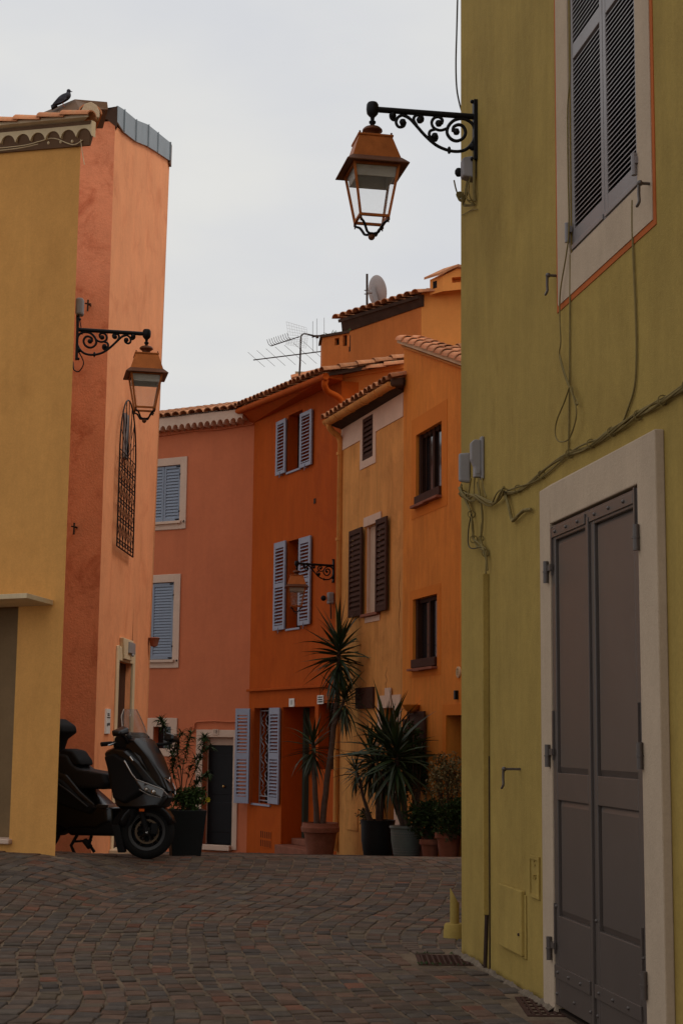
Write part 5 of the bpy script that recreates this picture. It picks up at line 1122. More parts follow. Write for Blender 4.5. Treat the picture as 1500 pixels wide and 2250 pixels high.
# lamp box on the yellow corner, cable loop
p = P(176, 675, 14.2); JY = thing('junction_box', 'grey plastic box at the corner of the yellow house above the lamp bracket', 'junction box', p)
q = MB(); q.box(p, (.07, .10, .17)); q.build('casing', M['plastic'], JY, bevel=.02); q = MB(); q.tube([P(171, 690, 14.2), P(171, 728, 14.2)], .015, 6); q.tube(smooth_line([P(173, 690, 14.15), P(177, 710, 14.15), P(181, 735, 14.1)], 4), .005, 5)
q.tube(smooth_line([P(170, 768, 14.05), P(180, 785, 14.05), P(184, 800, 14.05), P(174, 816, 14.05), P(163, 812, 14.05), P(161, 795, 14.1)], 5), .006, 6); q.build('cable', M['iron'], JY, smooth=60)
# box beside third lamp
s, z = FO.q(731, 1315); JO = thing('junction_box', 'small grey box with dark sensor beside the downpipe under the far lamp', 'junction box', FO.p(s, z)); q = MB(); q.fbox(FO, s - .02, s + .08, z - .10, z + .10, .01, .11); q.build('casing', M['plastic'], JO, bevel=.02)
q = MB(); q.ball(FO.p(s - .03, z, .16), .05, 8); q.build('sensor', M['plasticdk'], JO, smooth=60); q = MB(); q.tube([FO.p(s + .02, z - .1, .05), FO.p(s + .02, z - .35, .04)], .012, 5); q.build('cable', M['cabledk'], JO)
# ---------------- antenna and dish
YA = 29.0; AN = thing('television_antenna', 'rooftop aerial with two long yagi booms, grid reflector and mast', 'antenna', P(660, 838, YA))
def pp(x, y, dy=0): return P(x, y, YA + dy)
q = MB(); q.tube([pp(657, 838), pp(659, 800), pp(661, 740), pp(663, 736), pp(668, 733), pp(690, 738), pp(710, 738)], .018, 6); q.tube([pp(657, 826), pp(668, 846)], .012, 5); q.build('mast', M['ironbr'], AN, smooth=60)
def boom(a, b, n, el, name, elr=.0032, r=.011, v=(0, 1, 0)):
    m = MB(); m.tube([a, b], r, 6); o = m.build(name, M['ironbr'], AN)
    for i in range(n):
        c = lerp(a, b, (i + .3) / n); l = el * (1 - .35 * (1 - i / n)); e = Vector(v).normalized() * l
        m = MB(); m.tube([c - e + Vector((0, 0, .01)), c + e + Vector((0, 0, -.01))], elr, 4); m.build('element', M['ironbr'], o)
boom(pp(557, 791, .5), pp(708, 772, -.4), 7, .40, 'lower_boom', v=(.62, .75, -.35)); boom(pp(596, 760, .35), pp(657, 740, 0), 9, .13, 'upper_boom', r=.010, v=(.5, .8, .5))
m = MB(); 
for i in range(10): m.tube(smooth_line([lerp(pp(596, 760, .35), pp(645, 744, .1), i / 10) + Vector(v) for v in ((-.08, -.1, .10), (-.05, 0, .03), (0, 0, 0))], 3), .006, 4)
m.build('curved_element', M['ironbr'], AN)
def grid(a, b, c, d, nu, nv, name):
    m = MB()
    for i in range(nu + 1): m.tube([lerp(a, b, i / nu), lerp(d, c, i / nu)], .0035, 4, False)
    for j in range(nv + 1): m.tube([lerp(a, d, j / nv), lerp(b, c, j / nv)], .0035, 4, False)
    m.build(name, M['steel'], AN)
grid(pp(629, 707, .2), pp(673, 720, -.2), pp(676, 740, -.2), pp(633, 736, .2), 8, 4, 'reflector_grid'); grid(pp(628, 757, .2), pp(672, 765, -.2), pp(676, 743, -.2), pp(632, 742, .2), 8, 5, 'reflector_grid')
m = MB()
for x, y0, y1 in ((687, 706, 775), (696, 700, 772), (712, 698, 740)): m.tube([pp(x, y0), pp(x, y1)], .005, 4)
m.tube([pp(685, 741), pp(712, 735)], .012, 6); m.box(pp(697, 740), (.06, .05, .05)); m.build('dipole', M['ironbr'], AN)
YD = 29.3; DS = thing('satellite_dish', 'pale round satellite dish on a dark pole above the rear roof', 'satellite dish', P(806, 680, YD))
q = MB(); q.tube([P(806, 700, YD), P(806, 602, YD)], .022, 8); q.build('pole', M['ironbr'], DS, smooth=60)
nrm = Vector((.80, .48, .22)).normalized(); ctr = P(822, 641, YD + .1); Q4 = Matrix.Translation(ctr) @ nrm.to_track_quat('Z', 'Y').to_matrix().to_4x4()
q = MB(); k = 7; q.lathe([(.315 * i / k + .001, .07 * (i / k) ** 2) for i in range(k + 1)] + [(.322, .075), (.31, .085)] + [(.315 * i / k + .001, .07 * (i / k) ** 2 + .008) for i in range(k - 1, -1, -1)], Q4, 32); q.build('dish', mat('dish_paint', (.42, .36, .34), .6, var=.05), DS, smooth=50)
q = MB(); q.tube([P(806, 642, YD), P(817, 642, YD + .02)], .03, 6); q.prism([P(814, 632, YD), P(822, 628, YD), P(832, 664, YD), P(824, 668, YD)], (0, .04, 0)); q.tube([P(800, 638, YD), P(811, 638, YD)], .012, 5); q.tube([P(800, 646, YD), P(811, 646, YD)], .012, 5); q.build('mount', M['plastic'], DS)
# ---------------- pigeon
YB = 14.35; PG = thing('pigeon', 'dark grey pigeon perched on the sheet-metal flashing of the yellow roof', 'pigeon', P(128, 236, YB))
def skinned(name, chain, m, parent, sub=2, loc=None):
    me = bpy.data.meshes.new(name); off = wloc(parent); vs = [Vector(c[0]) - off for c in chain]
    me.from_pydata(vs, [(i, i + 1) for i in range(len(vs) - 1)], []); o = bpy.data.objects.new(name, me); COL.objects.link(o); o.parent = parent; me.materials.append(m)
    sk = o.modifiers.new('skin', 'SKIN'); sk.use_smooth_shade = True
    for i, c in enumerate(chain): 
        r = c[1] if isinstance(c[1], tuple) else (c[1], c[1]); me.skin_vertices[0].data[i].radius = r
    me.skin_vertices[0].data[0].use_root = True; s = o.modifiers.new('sub', 'SUBSURF'); s.levels = sub; s.render_levels = sub; return o
u = .004
b_ = lambda x, y, d=0: P(x, y, YB + d)
skinned('body', [(b_(117, 231, .02), .014), (b_(126, 226, .015), .030), (b_(136, 218), .043), (b_(147, 212), .042), (b_(151, 208), .034), (b_(151, 203.5), .021), (b_(151, 200.5), .019)], M['feather'], PG)
q = MB(); q.ball(b_(151.5, 200.3, -.004), .021, 12); q.build('head', M['feather'], PG, smooth=80)
q = MB(); q.lathe([(.006, 0), (.004, .012), (.001, .022)], Matrix.Translation(b_(155.5, 201)) @ Matrix.Rotation(rad(100), 4, 'Y'), 6); q.build('beak', M['ink'], PG)
q = MB(); q.prism([b_(146, 208, -.045), b_(128, 216, -.04), b_(114, 230, -.02), b_(120, 230, -.02), b_(136, 224, -.045), b_(147, 217, -.05)], (0, .012, 0)); q.build('wing', M['feather'], PG, bevel=.004)
q = MB(); q.prism([b_(124, 226), b_(112, 231), b_(113, 238), b_(126, 231)], (0, .05, 0)); q.build('tail', M['feather'], PG, bevel=.003)
for d in (-.015, .02):
    q = MB(); q.tube([b_(139, 224, d), b_(139, 233, d), b_(143, 234, d)], .004, 5); q.build('leg', M['band'], PG)
# ================================================================== SCOOTER
sc0 = hw(330, 15.25); sc0.z = ground(sc0.x, sc0.y); PH = rad(-33)
SCM = Matrix.Translation(sc0) @ Matrix.Rotation(PH, 4, 'Z')
SR = thing('motor_scooter', 'black maxi scooter with tall windscreen parked by the peach wall', 'scooter', sc0)
def S3(x, y, z): return SCM @ Vector((x * .95, y * .80, z * .955))
def slab(name, prof, w, bev, m, y0=0, parent=SR, w2=None, bv=.012, label=None):
    """side profile (x, z) inflated sideways: full outline at half-width w-bev, shrunken one at w"""
    cx = sum(p[0] for p in prof) / len(prof); cz = sum(p[1] for p in prof) / len(prof); n = len(prof); V = []
    for yy, f in ((-w, 1 - bev), (-w * .72, 1), (w * .72, 1), (w, 1 - bev)):
        V += [S3(cx + (x - cx) * f, y0 + yy * ((w2 or (lambda x, z: 1))(x, z)), cz + (z - cz) * f) for x, z in prof]
    q = MB(); q.mesh(V, [tuple(range(n - 1, -1, -1)), tuple(range(3 * n, 4 * n))] + [(k * n + i, k * n + (i + 1) % n, (k + 1) * n + (i + 1) % n, (k + 1) * n + i) for k in range(3) for i in range(n)])
    o = q.build(name, m, parent, bevel=bv * 1.9, smooth=70, label=label); o.modifiers['bevel'].segments = 4; o.modifiers['bevel'].angle_limit = rad(25); return o
nose = lambda x, z: max(.22, 1 - max(0, (x + .12) / .42) ** 1.3 * .78)
# rear body, belly, floor
slab('rear_body', [(-1.75, .72), (-1.70, .92), (-1.35, .90), (-1.0, .84), (-.78, .66), (-.55, .52), (-.36, .50), (-.34, .34), (-.5, .27), (-.95, .26), (-1.25, .34), (-1.5, .45)], .21, .10, M['bikeblk'])
slab('side_panel', [(-1.66, .82), (-1.30, .86), (-1.0, .76), (-.72, .56), (-.50, .50), (-.60, .42), (-1.0, .50), (-1.4, .62)], .245, .06, M['bikemat'])
slab('belly', [(-1.05, .34), (-.35, .36), (-.22, .50), (-.12, .62), (-.02, .52), (-.12, .30), (-.28, .22), (-.95, .20)], .19, .08, M['bikemat'])
slab('seat', [(-1.52, .93), (-1.45, 1.01), (-1.22, 1.05), (-1.02, 1.03), (-.94, .93), (-.84, .88), (-.66, .86), (-.48, .84), (-.42, .74), (-.52, .68), (-.85, .68), (-1.1, .80), (-1.45, .86)], .17, .10, M['seat'], bv=.025)
slab('seat_bolster', [(-1.20, 1.02), (-1.10, 1.09), (-.96, 1.07), (-.86, .97), (-.84, .92), (-1.0, .90), (-1.15, .94)], .14, .12, M['bikemat'], bv=.02)
slab('backrest', [(-1.46, 1.12), (-1.50, 1.30), (-1.40, 1.40), (-1.26, 1.40), (-1.12, 1.33), (-1.10, 1.26), (-1.24, 1.18), (-1.30, 1.02), (-1.44, 1.0)], .17, .15, M['bikemat'], bv=.03)
# front: leg shield, upper fairing, nose
slab('leg_shield', [(-.42, 1.08), (-.30, 1.12), (-.14, 1.10), (.02, .98), (.22, .74), (.30, .62), (.22, .52), (.02, .50), (-.22, .50), (-.30, .66), (-.36, .86)], .30, .10, M['bikeblk'], w2=nose)
slab('side_fin', [(-.40, 1.04), (-.26, 1.07), (-.08, .98), (.04, .80), (.06, .66), (-.10, .54), (-.25, .58), (-.30, .80)], .335, .12, M['bikemat'], w2=nose)
slab('upper_fairing', [(-.22, 1.10), (-.18, 1.22), (-.08, 1.20), (.10, 1.02), (.24, .82), (.30, .68), (.18, .74), (.0, .95)], .20, .10, M['bikeblk'], w2=lambda x, z: max(.3, 1 - max(0, (x + .05) / .36) * .6))
slab('dashboard', [(-.36, 1.10), (-.34, 1.22), (-.20, 1.27), (-.12, 1.22), (-.18, 1.08)], .21, .1, M['bikemat'])
# windscreen
k = 8; V = []
for j, (x, z, hw_) in enumerate(((.02, 1.06, .13), (-.04, 1.16, .19), (-.12, 1.32, .21), (-.18, 1.43, .175), (-.215, 1.50, .12))):
    for i in range(k + 1):
        t = i / k * 2 - 1; V.append(S3(x - .10 * t * t * (hw_ / .2), t * hw_, z))
q = MB(); q.mesh(V, [(j * (k + 1) + i, j * (k + 1) + i + 1, (j + 1) * (k + 1) + i + 1, (j + 1) * (k + 1) + i) for j in range(4) for i in range(k)]); WS = q.build('windscreen', M['screen'], SR, smooth=60)
so_ = WS.modifiers.new('solid', 'SOLIDIFY'); so_.thickness = .004
q = MB(); q.tube([V[j * (k + 1)] for j in range(5)], .005, 5); q.tube([V[j * (k + 1) + k] for j in range(5)], .005, 5); q.build('screen_edge', mat('bright_screen_edge', (.5, .45, .42), .2, spec=.8), SR)
# mirrors + handlebar
for sg, (x, y, z) in ((-1, (-.10, -.40, 1.26)), (1, (.02, .42, 1.20))):
    q = MB(); V = [S3(x + a, y + b * sg, z + c) for a, b, c in ((-.05, -.13, -.02), (-.05, .09, -.045), (-.05, .12, .02), (-.05, -.11, .075), (.05, -.09, -.01), (.04, .06, -.03), (.04, .07, .01), (.05, -.08, .05))]; q.box8(V)
    q.build('mirror', M['bikeblk'], SR, bevel=.018)
    q = MB(); q.tube(smooth_line([S3(x, y, z - .01), S3(x - .02, y - .10 * sg, z - .05), S3(-.18, .15 * sg, 1.14)], 5), [.018] * 5 + [.016] * 5 + [.02], 8); q.build('mirror_stem', M['bikemat'], SR, smooth=60)
    q = MB(); q.tube([S3(-.26, .08 * sg, 1.17), S3(-.34, .24 * sg, 1.15)], .018, 8); q.tube([S3(-.34, .24 * sg, 1.15), S3(-.39, .36 * sg, 1.14)], .022, 10); q.build('handlebar_grip', M['bikemat'], SR, smooth=60)
    q = MB(); q.tube([S3(-.29, .22 * sg, 1.16), S3(-.30, .36 * sg, 1.13)], .007, 5); q.build('brake_lever', M['steel'], SR)
# headlights with bright line, badge, indicator trims
for sg in (-1, 1):
    y = lambda t: sg * lerp(.285, .06, t)
    pts = [S3(.02, sg * .300, .80), S3(.09, sg * .262, .70), S3(.24, sg * .125, .625), S3(.285, sg * .07, .645), S3(.26, sg * .105, .70), S3(.12, sg * .24, .765)]
    q = MB(); q.prism(pts, S3(.02, 0, 0) - S3(0, 0, 0)); HL = q.build('headlight', M['lens'], SR)
    q = MB(); q.tube([S3(-.10, sg * .325, .98), S3(.0, sg * .318, .85), S3(.05, sg * .300, .795), S3(.16, sg * .225, .752), S3(.265, sg * .118, .702), S3(.30, sg * .075, .648)], .0065, 6); q.tube([S3(.08, sg * .29, .70), S3(.16, sg * .21, .645), S3(.25, sg * .12, .617)], .005, 6); q.build('light_line', mat('bright_trim', (.55, .52, .5), .2, .6), HL, smooth=60)
    q = MB(); q.ball(S3(.19, sg * .18, .675), .028, 10); q.ball(S3(.13, sg * .225, .70), .022, 10); q.build('reflector_cup', M['steel'], HL, smooth=60)
    q = MB(); q.prism([S3(-.06, sg * .22, 1.06), S3(.06, sg * .20, .93), S3(.10, sg * .17, .87), S3(-.0, sg * .19, 1.02)], S3(.01, 0, .006) - S3(0, 0, 0)); q.build('gloss_trim', M['rim'], SR)
q = MB(); q.prism([S3(.245, -.035, .80), S3(.245, .035, .80), S3(.27, .0, .765)], S3(.012, 0, 0) - S3(0, 0, 0)); q.tube([S3(.24, -.05, .815), S3(.262, 0, .775), S3(.24, .05, .815)], .007, 5); q.build('badge', M['steel'], SR)
q = MB(); q.tube([S3(.02, -.335, .98), S3(-.02, -.335, 1.02)], .008, 6); q.build('trim_glint', M['steel'], SR)
q = MB(); q.tube([S3(-1.6, -.25, .80), S3(-1.2, -.262, .80), S3(-.9, -.262, .66), S3(-.62, -.255, .50)], .010, 6); q.build('side_trim', M['rim'], SR, smooth=60)
q = MB(); q.box8([S3(a, b, c) for a, b, c in ((-.50, -.28, .50), (-.36, -.28, .50), (-.34, -.28, .53), (-.48, -.28, .54), (-.50, -.25, .50), (-.36, -.25, .50), (-.34, -.25, .53), (-.48, -.25, .54))]); q.build('footpeg', M['rim'], SR, bevel=.004)
# wheels
def wheel(c, ang, R, parent, steer=0):
    W = Matrix.Translation(c) @ Matrix.Rotation(ang, 4, 'Z') @ Matrix.Rotation(rad(90), 4, 'X')
    wh = bpy.data.objects.new('wheel', None); COL.objects.link(wh); wh.parent = parent
    q = MB(); pr = [(R - .085, -.045), (R - .06, -.056), (R - .02, -.05), (R - .004, -.03), (R, 0), (R - .004, .03), (R - .02, .05), (R - .06, .056), (R - .085, .045), (R - .085, -.045)]
    q.lathe(pr, W, 40); q.build('tyre', M['tyre'], wh, smooth=50)
    q = MB(); r0 = R - .083; q.lathe([(r0 - .028, -.044), (r0, -.048), (r0 + .004, -.042), (r0 - .012, -.03), (r0 - .02, 0), (r0 - .012, .03), (r0 + .004, .042), (r0, .048), (r0 - .028, .044), (r0 - .03, 0), (r0 - .028, -.044)], W, 40)
    q.lathe([(.001, -.05), (.03, -.05), (.04, -.03), (.04, .03), (.001, .05)], W, 16)
    q.build('rim', M['rim'], wh, smooth=40)
    for i in range(5):
        for d in (-.13, .13):
            a = i * 2 * math.pi / 5 + .3; m = MB(); b = a + d * 1.6
            m.tube([W @ Vector((.03 * math.cos(a), .03 * math.sin(a), .018)), W @ Vector(((r0 - .02) * math.cos(b), (r0 - .02) * math.sin(b), .025))], [.013, .009], 6); m.build('spoke', M['bikeblk'], wh)
    for sd_ in (1, -1):
        m = MB(); m.lathe([(.098, .030 * sd_), (.118, .030 * sd_), (.118, .034 * sd_), (.098, .034 * sd_), (.098, .030 * sd_)], W, 28)
        for i in range(10):
            a = i * 2 * math.pi / 10; m.ball((.092 * math.cos(a), .092 * math.sin(a), .034 * sd_), .009, 6, M=W)
        m.build('brake_disc', M['disc'], wh, smooth=30)
    m = MB(); m.lathe([(.001, -.028), (.165, -.028), (.165, -.034), (.001, -.034)], W, 32); m.build('dark_wheel_disc', M['bikemat'], wh)  # solid black disc added so the inside of the wheel stays dark
    m = MB(); m.tube([W @ Vector((0, 0, .05)), W @ Vector((0, 0, .075))], .014, 8); m.build('axle_nut', M['steel'], wh); return W
RW = .262; Wf = wheel(S3(0, 0, RW / .955), 0, RW, SR); wheel(S3(-1.47, 0, RW / .955), PH, .262, SR)
# fork + mudguard follow the steered wheel (axle faces the viewer)
c = S3(0, 0, RW / .955)
q = MB(); 
for s in (-.075, .075): q.tube([c + Vector((0, s, 0)), c + Vector((-.10, s, .36))], .026, 10)
q.box(c + Vector((.075, -.06, .03)), (.06, .04, .10)); q.build('fork', M['bikemat'], SR, smooth=50)
V = []; n_ = 12
for i in range(n_ + 1):
    a = lerp(rad(18), rad(168), i / n_)
    for s, dr_ in ((-.075, -.05), (-.07, .012), (0, .03), (.07, .012), (.075, -.05)): V.append(c + Vector(((RW + dr_) * math.cos(a), s, (RW + dr_) * math.sin(a))))
q = MB(); q.mesh(V, [(5 * i + k_, 5 * i + k_ + 1, 5 * i + 6 + k_, 5 * i + 5 + k_) for i in range(n_) for k_ in range(4)]); mg = q.build('mudguard', M['bikeblk'], SR, smooth=60); ms_ = mg.modifiers.new('solid', 'SOLIDIFY'); ms_.thickness = .006
q = MB(); V = [c + Vector(v) for v in ((-.20, -.07, -.20), (-.20, .07, -.20), (-.26, .07, .06), (-.26, -.07, .06), (-.27, -.07, -.20), (-.27, .07, -.20), (-.34, .07, .06), (-.34, -.07, .06))]; q.box8(V); q.build('mud_flap', M['bikemat'], SR, bevel=.006)
q = MB(); q.box(c + Vector((-.045, -.12, .235)), (.05, .02, .085)); q.build('reflector', M['amber'], SR, bevel=.004)
q = MB(); q.tube([S3(-.82, -.12, .26), S3(-.90, -.17, .10), S3(-.84, -.18, .02)], .016, 8); q.tube([S3(-.82, .12, .26), S3(-.90, .16, .10), S3(-.84, .18, .02)], .016, 8); q.tube([S3(-.88, -.17, .14), S3(-.88, .17, .14)], .012, 8)
q.tube([S3(-.70, -.19, .16), S3(-.62, -.2, .10)], .03, 8); q.build('centre_stand', M['bikemat'], SR, smooth=50)
slab('exhaust', [(-1.7, .42), (-1.66, .52), (-1.2, .40), (-1.15, .30), (-1.25, .27)], .06, .1, M['bikemat'], y0=-.2)
slab('engine', [(-1.5, .42), (-1.1, .40), (-1.0, .26), (-1.2, .18), (-1.5, .20)], .12, .1, M['bikemat'])
# ================================================================== POTS AND PLANTS
def pot(label, loc, prof, m, name='plant_pot', group=None, sq=False, k=28, rot=0, soil=.85, rim=None):
    loc = Vector(loc); o = thing(name, label, 'plant pot' if name == 'plant_pot' else 'planter', loc, group); T = Matrix.Translation(loc) @ Matrix.Rotation(rot, 4, 'Z')
    s = math.sqrt(2) if sq else 1; q = MB(); top = prof[-1]; inner = [(top[0] - .02, top[1]), (top[0] - .03, top[1] - .06), (.001, top[1] - .06)]
    q.lathe([(r * s, z) for r, z in prof + inner[:2]], T, 4 if sq else k, sq); q.build('body', m, o, smooth=35, bevel=.006 if sq else 0)
    q = MB(); q.lathe([(.001, top[1] - .05), ((top[0] - .025) * s, top[1] - .05)], T, 4 if sq else k, sq); q.build('soil', M['soil'], o)
    if rim: q = MB(); q.lathe([(r * s, z) for r, z in rim], T, 4 if sq else k, sq); q.build('rim', m, o, smooth=35)
    return o
LM = {}
def blade(L_, w_, droop, m, key):
    if key in LM: return LM[key]
    q = MB(); n = 5; V = []
    for i in range(n + 1):
        t = i / n; w__ = w_ * (math.sin(math.pi * min(1, .25 + .75 * t)) ** .7 if t > .02 else .6) * (1 - t ** 3); x = L_ * t; z = -droop * L_ * t ** 2.3
        V += [Vector((x, -w__, z + w__ * .5)), Vector((x, 0, z)), Vector((x, w__, z + w__ * .5))]
    q.mesh(V, [(3 * i + a, 3 * i + a + 1, 3 * i + 4 + a, 3 * i + 3 + a) for i in range(n) for a in (0, 1)]); LM[key] = q.me('leaf', m, smooth=60, weld=False); return LM[key]
def crown(root, c, r, L_, n, rg, up=0.2, m='leaf'):
    c = Vector(c)
    for i in range(n):
        a = i * 2.39996 + rg.uniform(-.2, .2); t = (i + .5) / n; el = lerp(rad(86), rad(-74), t ** .8) + rg.uniform(-.2, .2)
        key = (round(L_, 2), i % 6, m); droop = [.02, .10, .22, .45, .06, .16][i % 6]; me = blade(L_, L_ * .042, droop, M[m], key)
        sc_ = rg.uniform(.62, 1.08) * (1 if el > -.3 else .9)
        R = Matrix.Translation(c + Vector((0, 0, -t * r))) @ Matrix.Rotation(a, 4, 'Z') @ Matrix.Rotation(-el, 4, 'Y') @ Matrix.Rotation(rg.uniform(-.5, .5), 4, 'X') @ Matrix.Scale(sc_, 4) @ Matrix.Translation((.02, 0, 0))
        inst('leaf', me, root, R)
def skirt(root, c, r, L_, n, rg):
    for i in range(n):
        R = Matrix.Translation(Vector(c) + Vector((0, 0, -r - rg.uniform(0, .12)))) @ Matrix.Rotation(rg.uniform(0, 6.28), 4, 'Z') @ Matrix.Rotation(rad(rg.uniform(62, 84)), 4, 'Y') @ Matrix.Scale(rg.uniform(.5, .8), 4) @ Matrix.Translation((.02, 0, .03)); inst('dry_leaf', blade(L_, L_ * .035, .1, M['dryleaf'], ('dry', round(L_, 2))), root, R)
def yucca(label, base, stems, seed):
    rg = random.Random(seed); o = thing('yucca_plant', label, 'yucca', base, 'potted yuccas')
    for pts, r, cr_ in stems:
        q = MB(); P_ = smooth_line(pts, 5); q.tube([p + Vector((rg.uniform(-.006, .006), rg.uniform(-.006, .006), 0)) for p in P_], [lerp(r, r * .55, i / len(P_)) for i in range(len(P_))], 9); q.build('stem', M['trunk'], o, smooth=60)
        if cr_: crown(o, P_[-1], cr_[2], cr_[0], cr_[1], rg); skirt(o, P_[-1], cr_[2] * .8, cr_[0] * .8, 11, rg)
    return o
def gz_(px, Y):
    p = hw(px, Y); return Vector((p.x, p.y, ground(p.x, p.y)))
# big terracotta pot with the tall two-stemmed yucca
pb = gz_(706, 24.9); m_px = 24.9 / 3400
pot('large terracotta pot with thick rim holding the tall yucca', pb, [(.20, -.05), (.215, .05), (.255, .32), (.27, .36)], M['terra'], rim=[(.265, .35), (.30, .36), (.305, .43), (.29, .45), (.285, .50), (.27, .50), (.262, .44)])
YT = 24.9
yucca('tallest yucca, two leaning stems with four spiky crowns, in the big terracotta pot', pb + Vector((0, 0, .4)), [
    ([pb + Vector((.02, 0, .38)), P(718, 1720, YT), P(733, 1600, YT), P(742, 1520, YT), P(744, 1450, YT), P(745, 1412, YT)], .052, (.76, 110, .50)),
    ([pb + Vector((-.05, 0, .38)), P(692, 1740, YT), P(690, 1670, YT + .1), P(688, 1632, YT + .1)], .05, (.58, 56, .24)),
    ([P(733, 1600, YT), P(748, 1560, YT - .1), P(757, 1530, YT - .1)], .035, (.58, 56, .24))], 11)
# second group of yuccas: black pot and celadon pot
p2 = gz_(831, 22.4); pot('dark glazed pot with a low yucca, between terracotta and celadon pots', p2, [(.17, -.05), (.20, .0), (.235, .22), (.24, .42), (.25, .50)], M['potblk'])
Y3 = 22.3
yucca('bushy yucca with bending stems in the dark glazed pot', p2 + Vector((0, 0, .45)), [
    ([p2 + Vector((0, 0, .4)), P(830, 1730, Y3), P(820, 1680, Y3), P(815, 1650, Y3)], .035, (.56, 64, .30)),
    ([p2 + Vector((.02, 0, .4)), P(845, 1720, Y3), P(856, 1665, Y3), P(848, 1625, Y3 - .2)], .045, (.84, 100, .42)),
    ([p2 + Vector((-.05, 0, .4)), P(800, 1760, Y3), P(790, 1715, Y3), P(782, 1690, Y3)], .028, (.36, 36, .15))], 12)
p3 = gz_(893, 21.5); p3o = pot('round celadon pot with raised dotted pattern beside the dark pot', p3, [(.15, -.05), (.17, .0), (.205, .2), (.215, .36), (.225, .40)], M['celadon'], rim=[(.222, .37), (.232, .385), (.23, .41), (.215, .41)])
q = MB()
for j in range(9):
    for i in range(22):
        a = math.pi + (i + .5 * (j % 2)) / 22 * math.pi; z = .04 + j * .035; rr_ = .172 + .045 * z / .36; q.ball(p3 + Vector((rr_ * math.cos(a), rr_ * math.sin(a), z)), .0065, 4)
q.build('raised_dots', M['plastic'], p3o, kind='stuff')
yucca('yucca with fan of fine leaves in the celadon pot', p3 + Vector((0, 0, .35)), [
    ([p3 + Vector((0, 0, .33)), P(885, 1740, 21.4), P(872, 1690, 21.4), P(870, 1640, 21.4)], .04, (.78, 90, .40)),
    ([p3 + Vector((-.03, 0, .33)), P(862, 1740, 21.4), P(835, 1700, 21.5), P(828, 1672, 21.5)], .03, (.38, 40, .16))], 13)
def bush(label, c, rx, rz, n, ls, m, seed, name='shrub', stems=5, base=None, cat='shrub', group=None, flat=1.0):
    rg = random.Random(seed); c = Vector(c); base = Vector(base) if base is not None else c - Vector((0, 0, rz)); o = thing(name, label, cat, base, group); q = MB(); tips = []
    for i in range(stems):
        a = rg.uniform(0, 6.28); e = c + Vector((math.cos(a) * rx * rg.uniform(.2, .8), math.sin(a) * rx * .7 * rg.uniform(.2, .8), rg.uniform(-.2, .9) * rz)); midp = lerp(base, e, .5) + Vector((rg.uniform(-.05, .05), rg.uniform(-.05, .05), .05)); q.tube(smooth_line([base, midp, e], 4), [.009] * 4 + [.006] * 4 + [.003], 5); tips.append((base, midp, e))
    q.build('stem', M['twig'], o, smooth=60); me = [blade(ls, ls * .16, .15 + .1 * k, M[m], (m, ls, k)) for k in range(3)]
    f = MB(); cnt = 0
    for i in range(n):
        while True:
            v = Vector((rg.uniform(-1, 1), rg.uniform(-1, 1), rg.uniform(-1, 1)))
            if v.length < 1: break
        # clumps round the stem tips leave gaps between them
        tp = rg.choice(tips); p = c + Vector((v.x * rx, v.y * rx * .8, v.z * rz)); p = lerp(p, tp[2], rg.uniform(.15, .75))
        R = Matrix.Translation(p) @ Matrix.Rotation(rg.uniform(0, 6.28), 4, 'Z') @ Matrix.Rotation(rg.uniform(-1.2, .7), 4, 'Y') @ Matrix.Rotation(rg.uniform(-1, 1), 4, 'X') @ Matrix.Scale(rg.uniform(.6, 1.2), 4)
        if cnt < 260 and ls > .07: inst('leaf', me[i % 3], o, R); cnt += 1
        else:
            w2 = ls * .2; f.poly([R @ Vector(v_) for v_ in ((0, 0, 0), (ls * .45, -w2, .01), (ls, 0, -.01), (ls * .45, w2, .01))])
    if f.v: f.build('foliage', M[m], o, weld=False, kind='stuff')
    return o
# small pots and shrubs along the apricot wall
for (px, Y, h, r, lb) in ((945, 20.9, .22, .13, 'small terracotta pot at the foot of the dark leafy shrub'), (985, 20.4, .30, .16, 'terracotta pot nearest the green wall, under the variegated shrub'), (930, 21.6, .26, .13, 'small terracotta pot tucked behind the celadon pot'), (860, 22.9, .36, .17, 'shadowed brown pot between the dark and celadon pots')):
    p = gz_(px, Y); pot(lb, p, [(r * .7, -.05), (r * .75, 0), (r, h)], M['terra'], rim=[(r * .98, h - .06), (r * 1.12, h - .055), (r * 1.12, h + .01), (r, h + .01)])
bush('dense dark leafy shrub low in front of the apricot wall', gz_(943, 20.9) + Vector((0, 0, .46)), .38, .36, 1500, .085, 'leaf2', 1, base=gz_(943, 20.9) + Vector((0, 0, .15)), stems=16)
bush('pale variegated shrub with small bright leaves beside the green wall', gz_(985, 20.4) + Vector((0, 0, .92)), .34, .46, 1300, .065, 'leafpale', 2, base=gz_(985, 20.4) + Vector((0, 0, .25)), stems=18)
bush('dark green plant climbing by the brown shutter of the apricot house', gz_(908, 21.9) + Vector((0, 0, 1.15)), .26, .75, 1100, .09, 'leaf2', 3, base=gz_(918, 21.7) + Vector((0, 0, .2)), stems=14)
bush('low fleshy-leaved plant spilling by the dark pot', gz_(800, 22.7) + Vector((0, 0, .55)), .14, .14, 160, .06, 'leaf2', 4, base=p2 + Vector((-.12, 0, .4)), stems=7)
bush('small dark bush over the pots near the apricot wall corner', gz_(992, 20.2) + Vector((0, 0, .42)), .34, .34, 1100, .08, 'leaf2', 5, base=gz_(990, 20.2) + Vector((0, 0, .2)), stems=12)
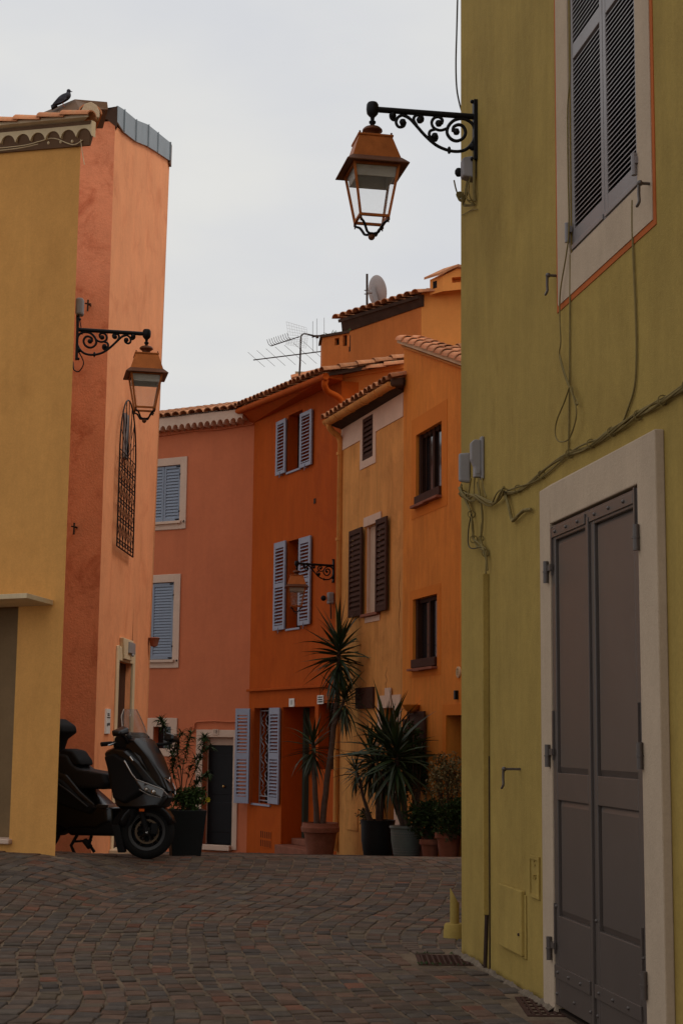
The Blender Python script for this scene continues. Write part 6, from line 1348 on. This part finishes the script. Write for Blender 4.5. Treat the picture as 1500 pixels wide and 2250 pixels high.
# dark square planter with oleander and low green shrub
pq = gz_(413, 16.35); pot('tall black tapered square planter beside the scooter wheel', pq, [(.145, -.02), (.19, .44), (.195, .47)], M['potblk'], name='planter', sq=True, rot=rad(12))
bush('bright green low shrub filling the black planter', pq + Vector((.0, 0, .56)), .26, .17, 1500, .055, 'leaf2', 21, base=pq + Vector((0, 0, .42)), stems=12)
rg = random.Random(31); OL = thing('oleander', 'tall thin oleander with narrow leaves growing out of the black planter', 'oleander', pq + Vector((0, 0, .42))); me = [blade(.10, .0095, .15 + .15 * k, M['leaf3'], ('ol', k)) for k in range(3)]; cnt = 0; qq = MB()
YO = pq.y
for pts in (((402, 1765), (392, 1700), (375, 1650), (362, 1600), (352, 1582)), ((400, 1765), (398, 1700), (390, 1650), (398, 1610)), ((405, 1765), (412, 1710), (430, 1670), (462, 1642)), ((405, 1765), (420, 1715), (436, 1680), (448, 1630), (450, 1620)), ((400, 1765), (385, 1715), (378, 1680), (384, 1640)), ((406, 1768), (425, 1730), (440, 1715), (458, 1700)), ((398, 1765), (402, 1690), (412, 1640), (420, 1612))):
    dy = rg.uniform(-.15, .15); L_ = smooth_line([P(x, y, YO + dy * i / 4) for i, (x, y) in enumerate(pts)], 6); q = MB(); q.tube(L_, [lerp(.006, .0025, i / len(L_)) for i in range(len(L_))], 5); q.build('stem', M['twig'], OL, smooth=60)
    for i, p in enumerate(L_):
        if i < len(L_) * .35: continue
        for k_ in range(9 if i > len(L_) * .5 else 5):
            k = k_ % 3
            R = Matrix.Translation(p) @ Matrix.Rotation(rg.uniform(0, 6.28), 4, 'Z') @ Matrix.Rotation(rg.uniform(-1.1, .5), 4, 'Y') @ Matrix.Scale(rg.uniform(.6, 1.15), 4); inst('leaf', me[k], OL, R); cnt += 1
FL = thing('yellow_flower', 'yellow flower on a bent stalk beside the black planter', 'flower', P(455, 1757, YO))
q = MB(); q.tube(smooth_line([pq + Vector((.1, 0, .44)), P(440, 1745, YO), P(455, 1757, YO)], 4), .003, 4); q.build('stalk', M['leaf2'], FL)
for k in range(7):
    a = k * .9; c_ = P(457, 1757, YO); d = Vector((math.cos(a), -.3, math.sin(a))) * .03; q = MB(); n_ = Vector((-math.sin(a), 0, math.cos(a))) * .012; q.poly([c_, c_ + d * .6 - n_, c_ + d, c_ + d * .6 + n_]); q.build('petal', M['flower'], FL)
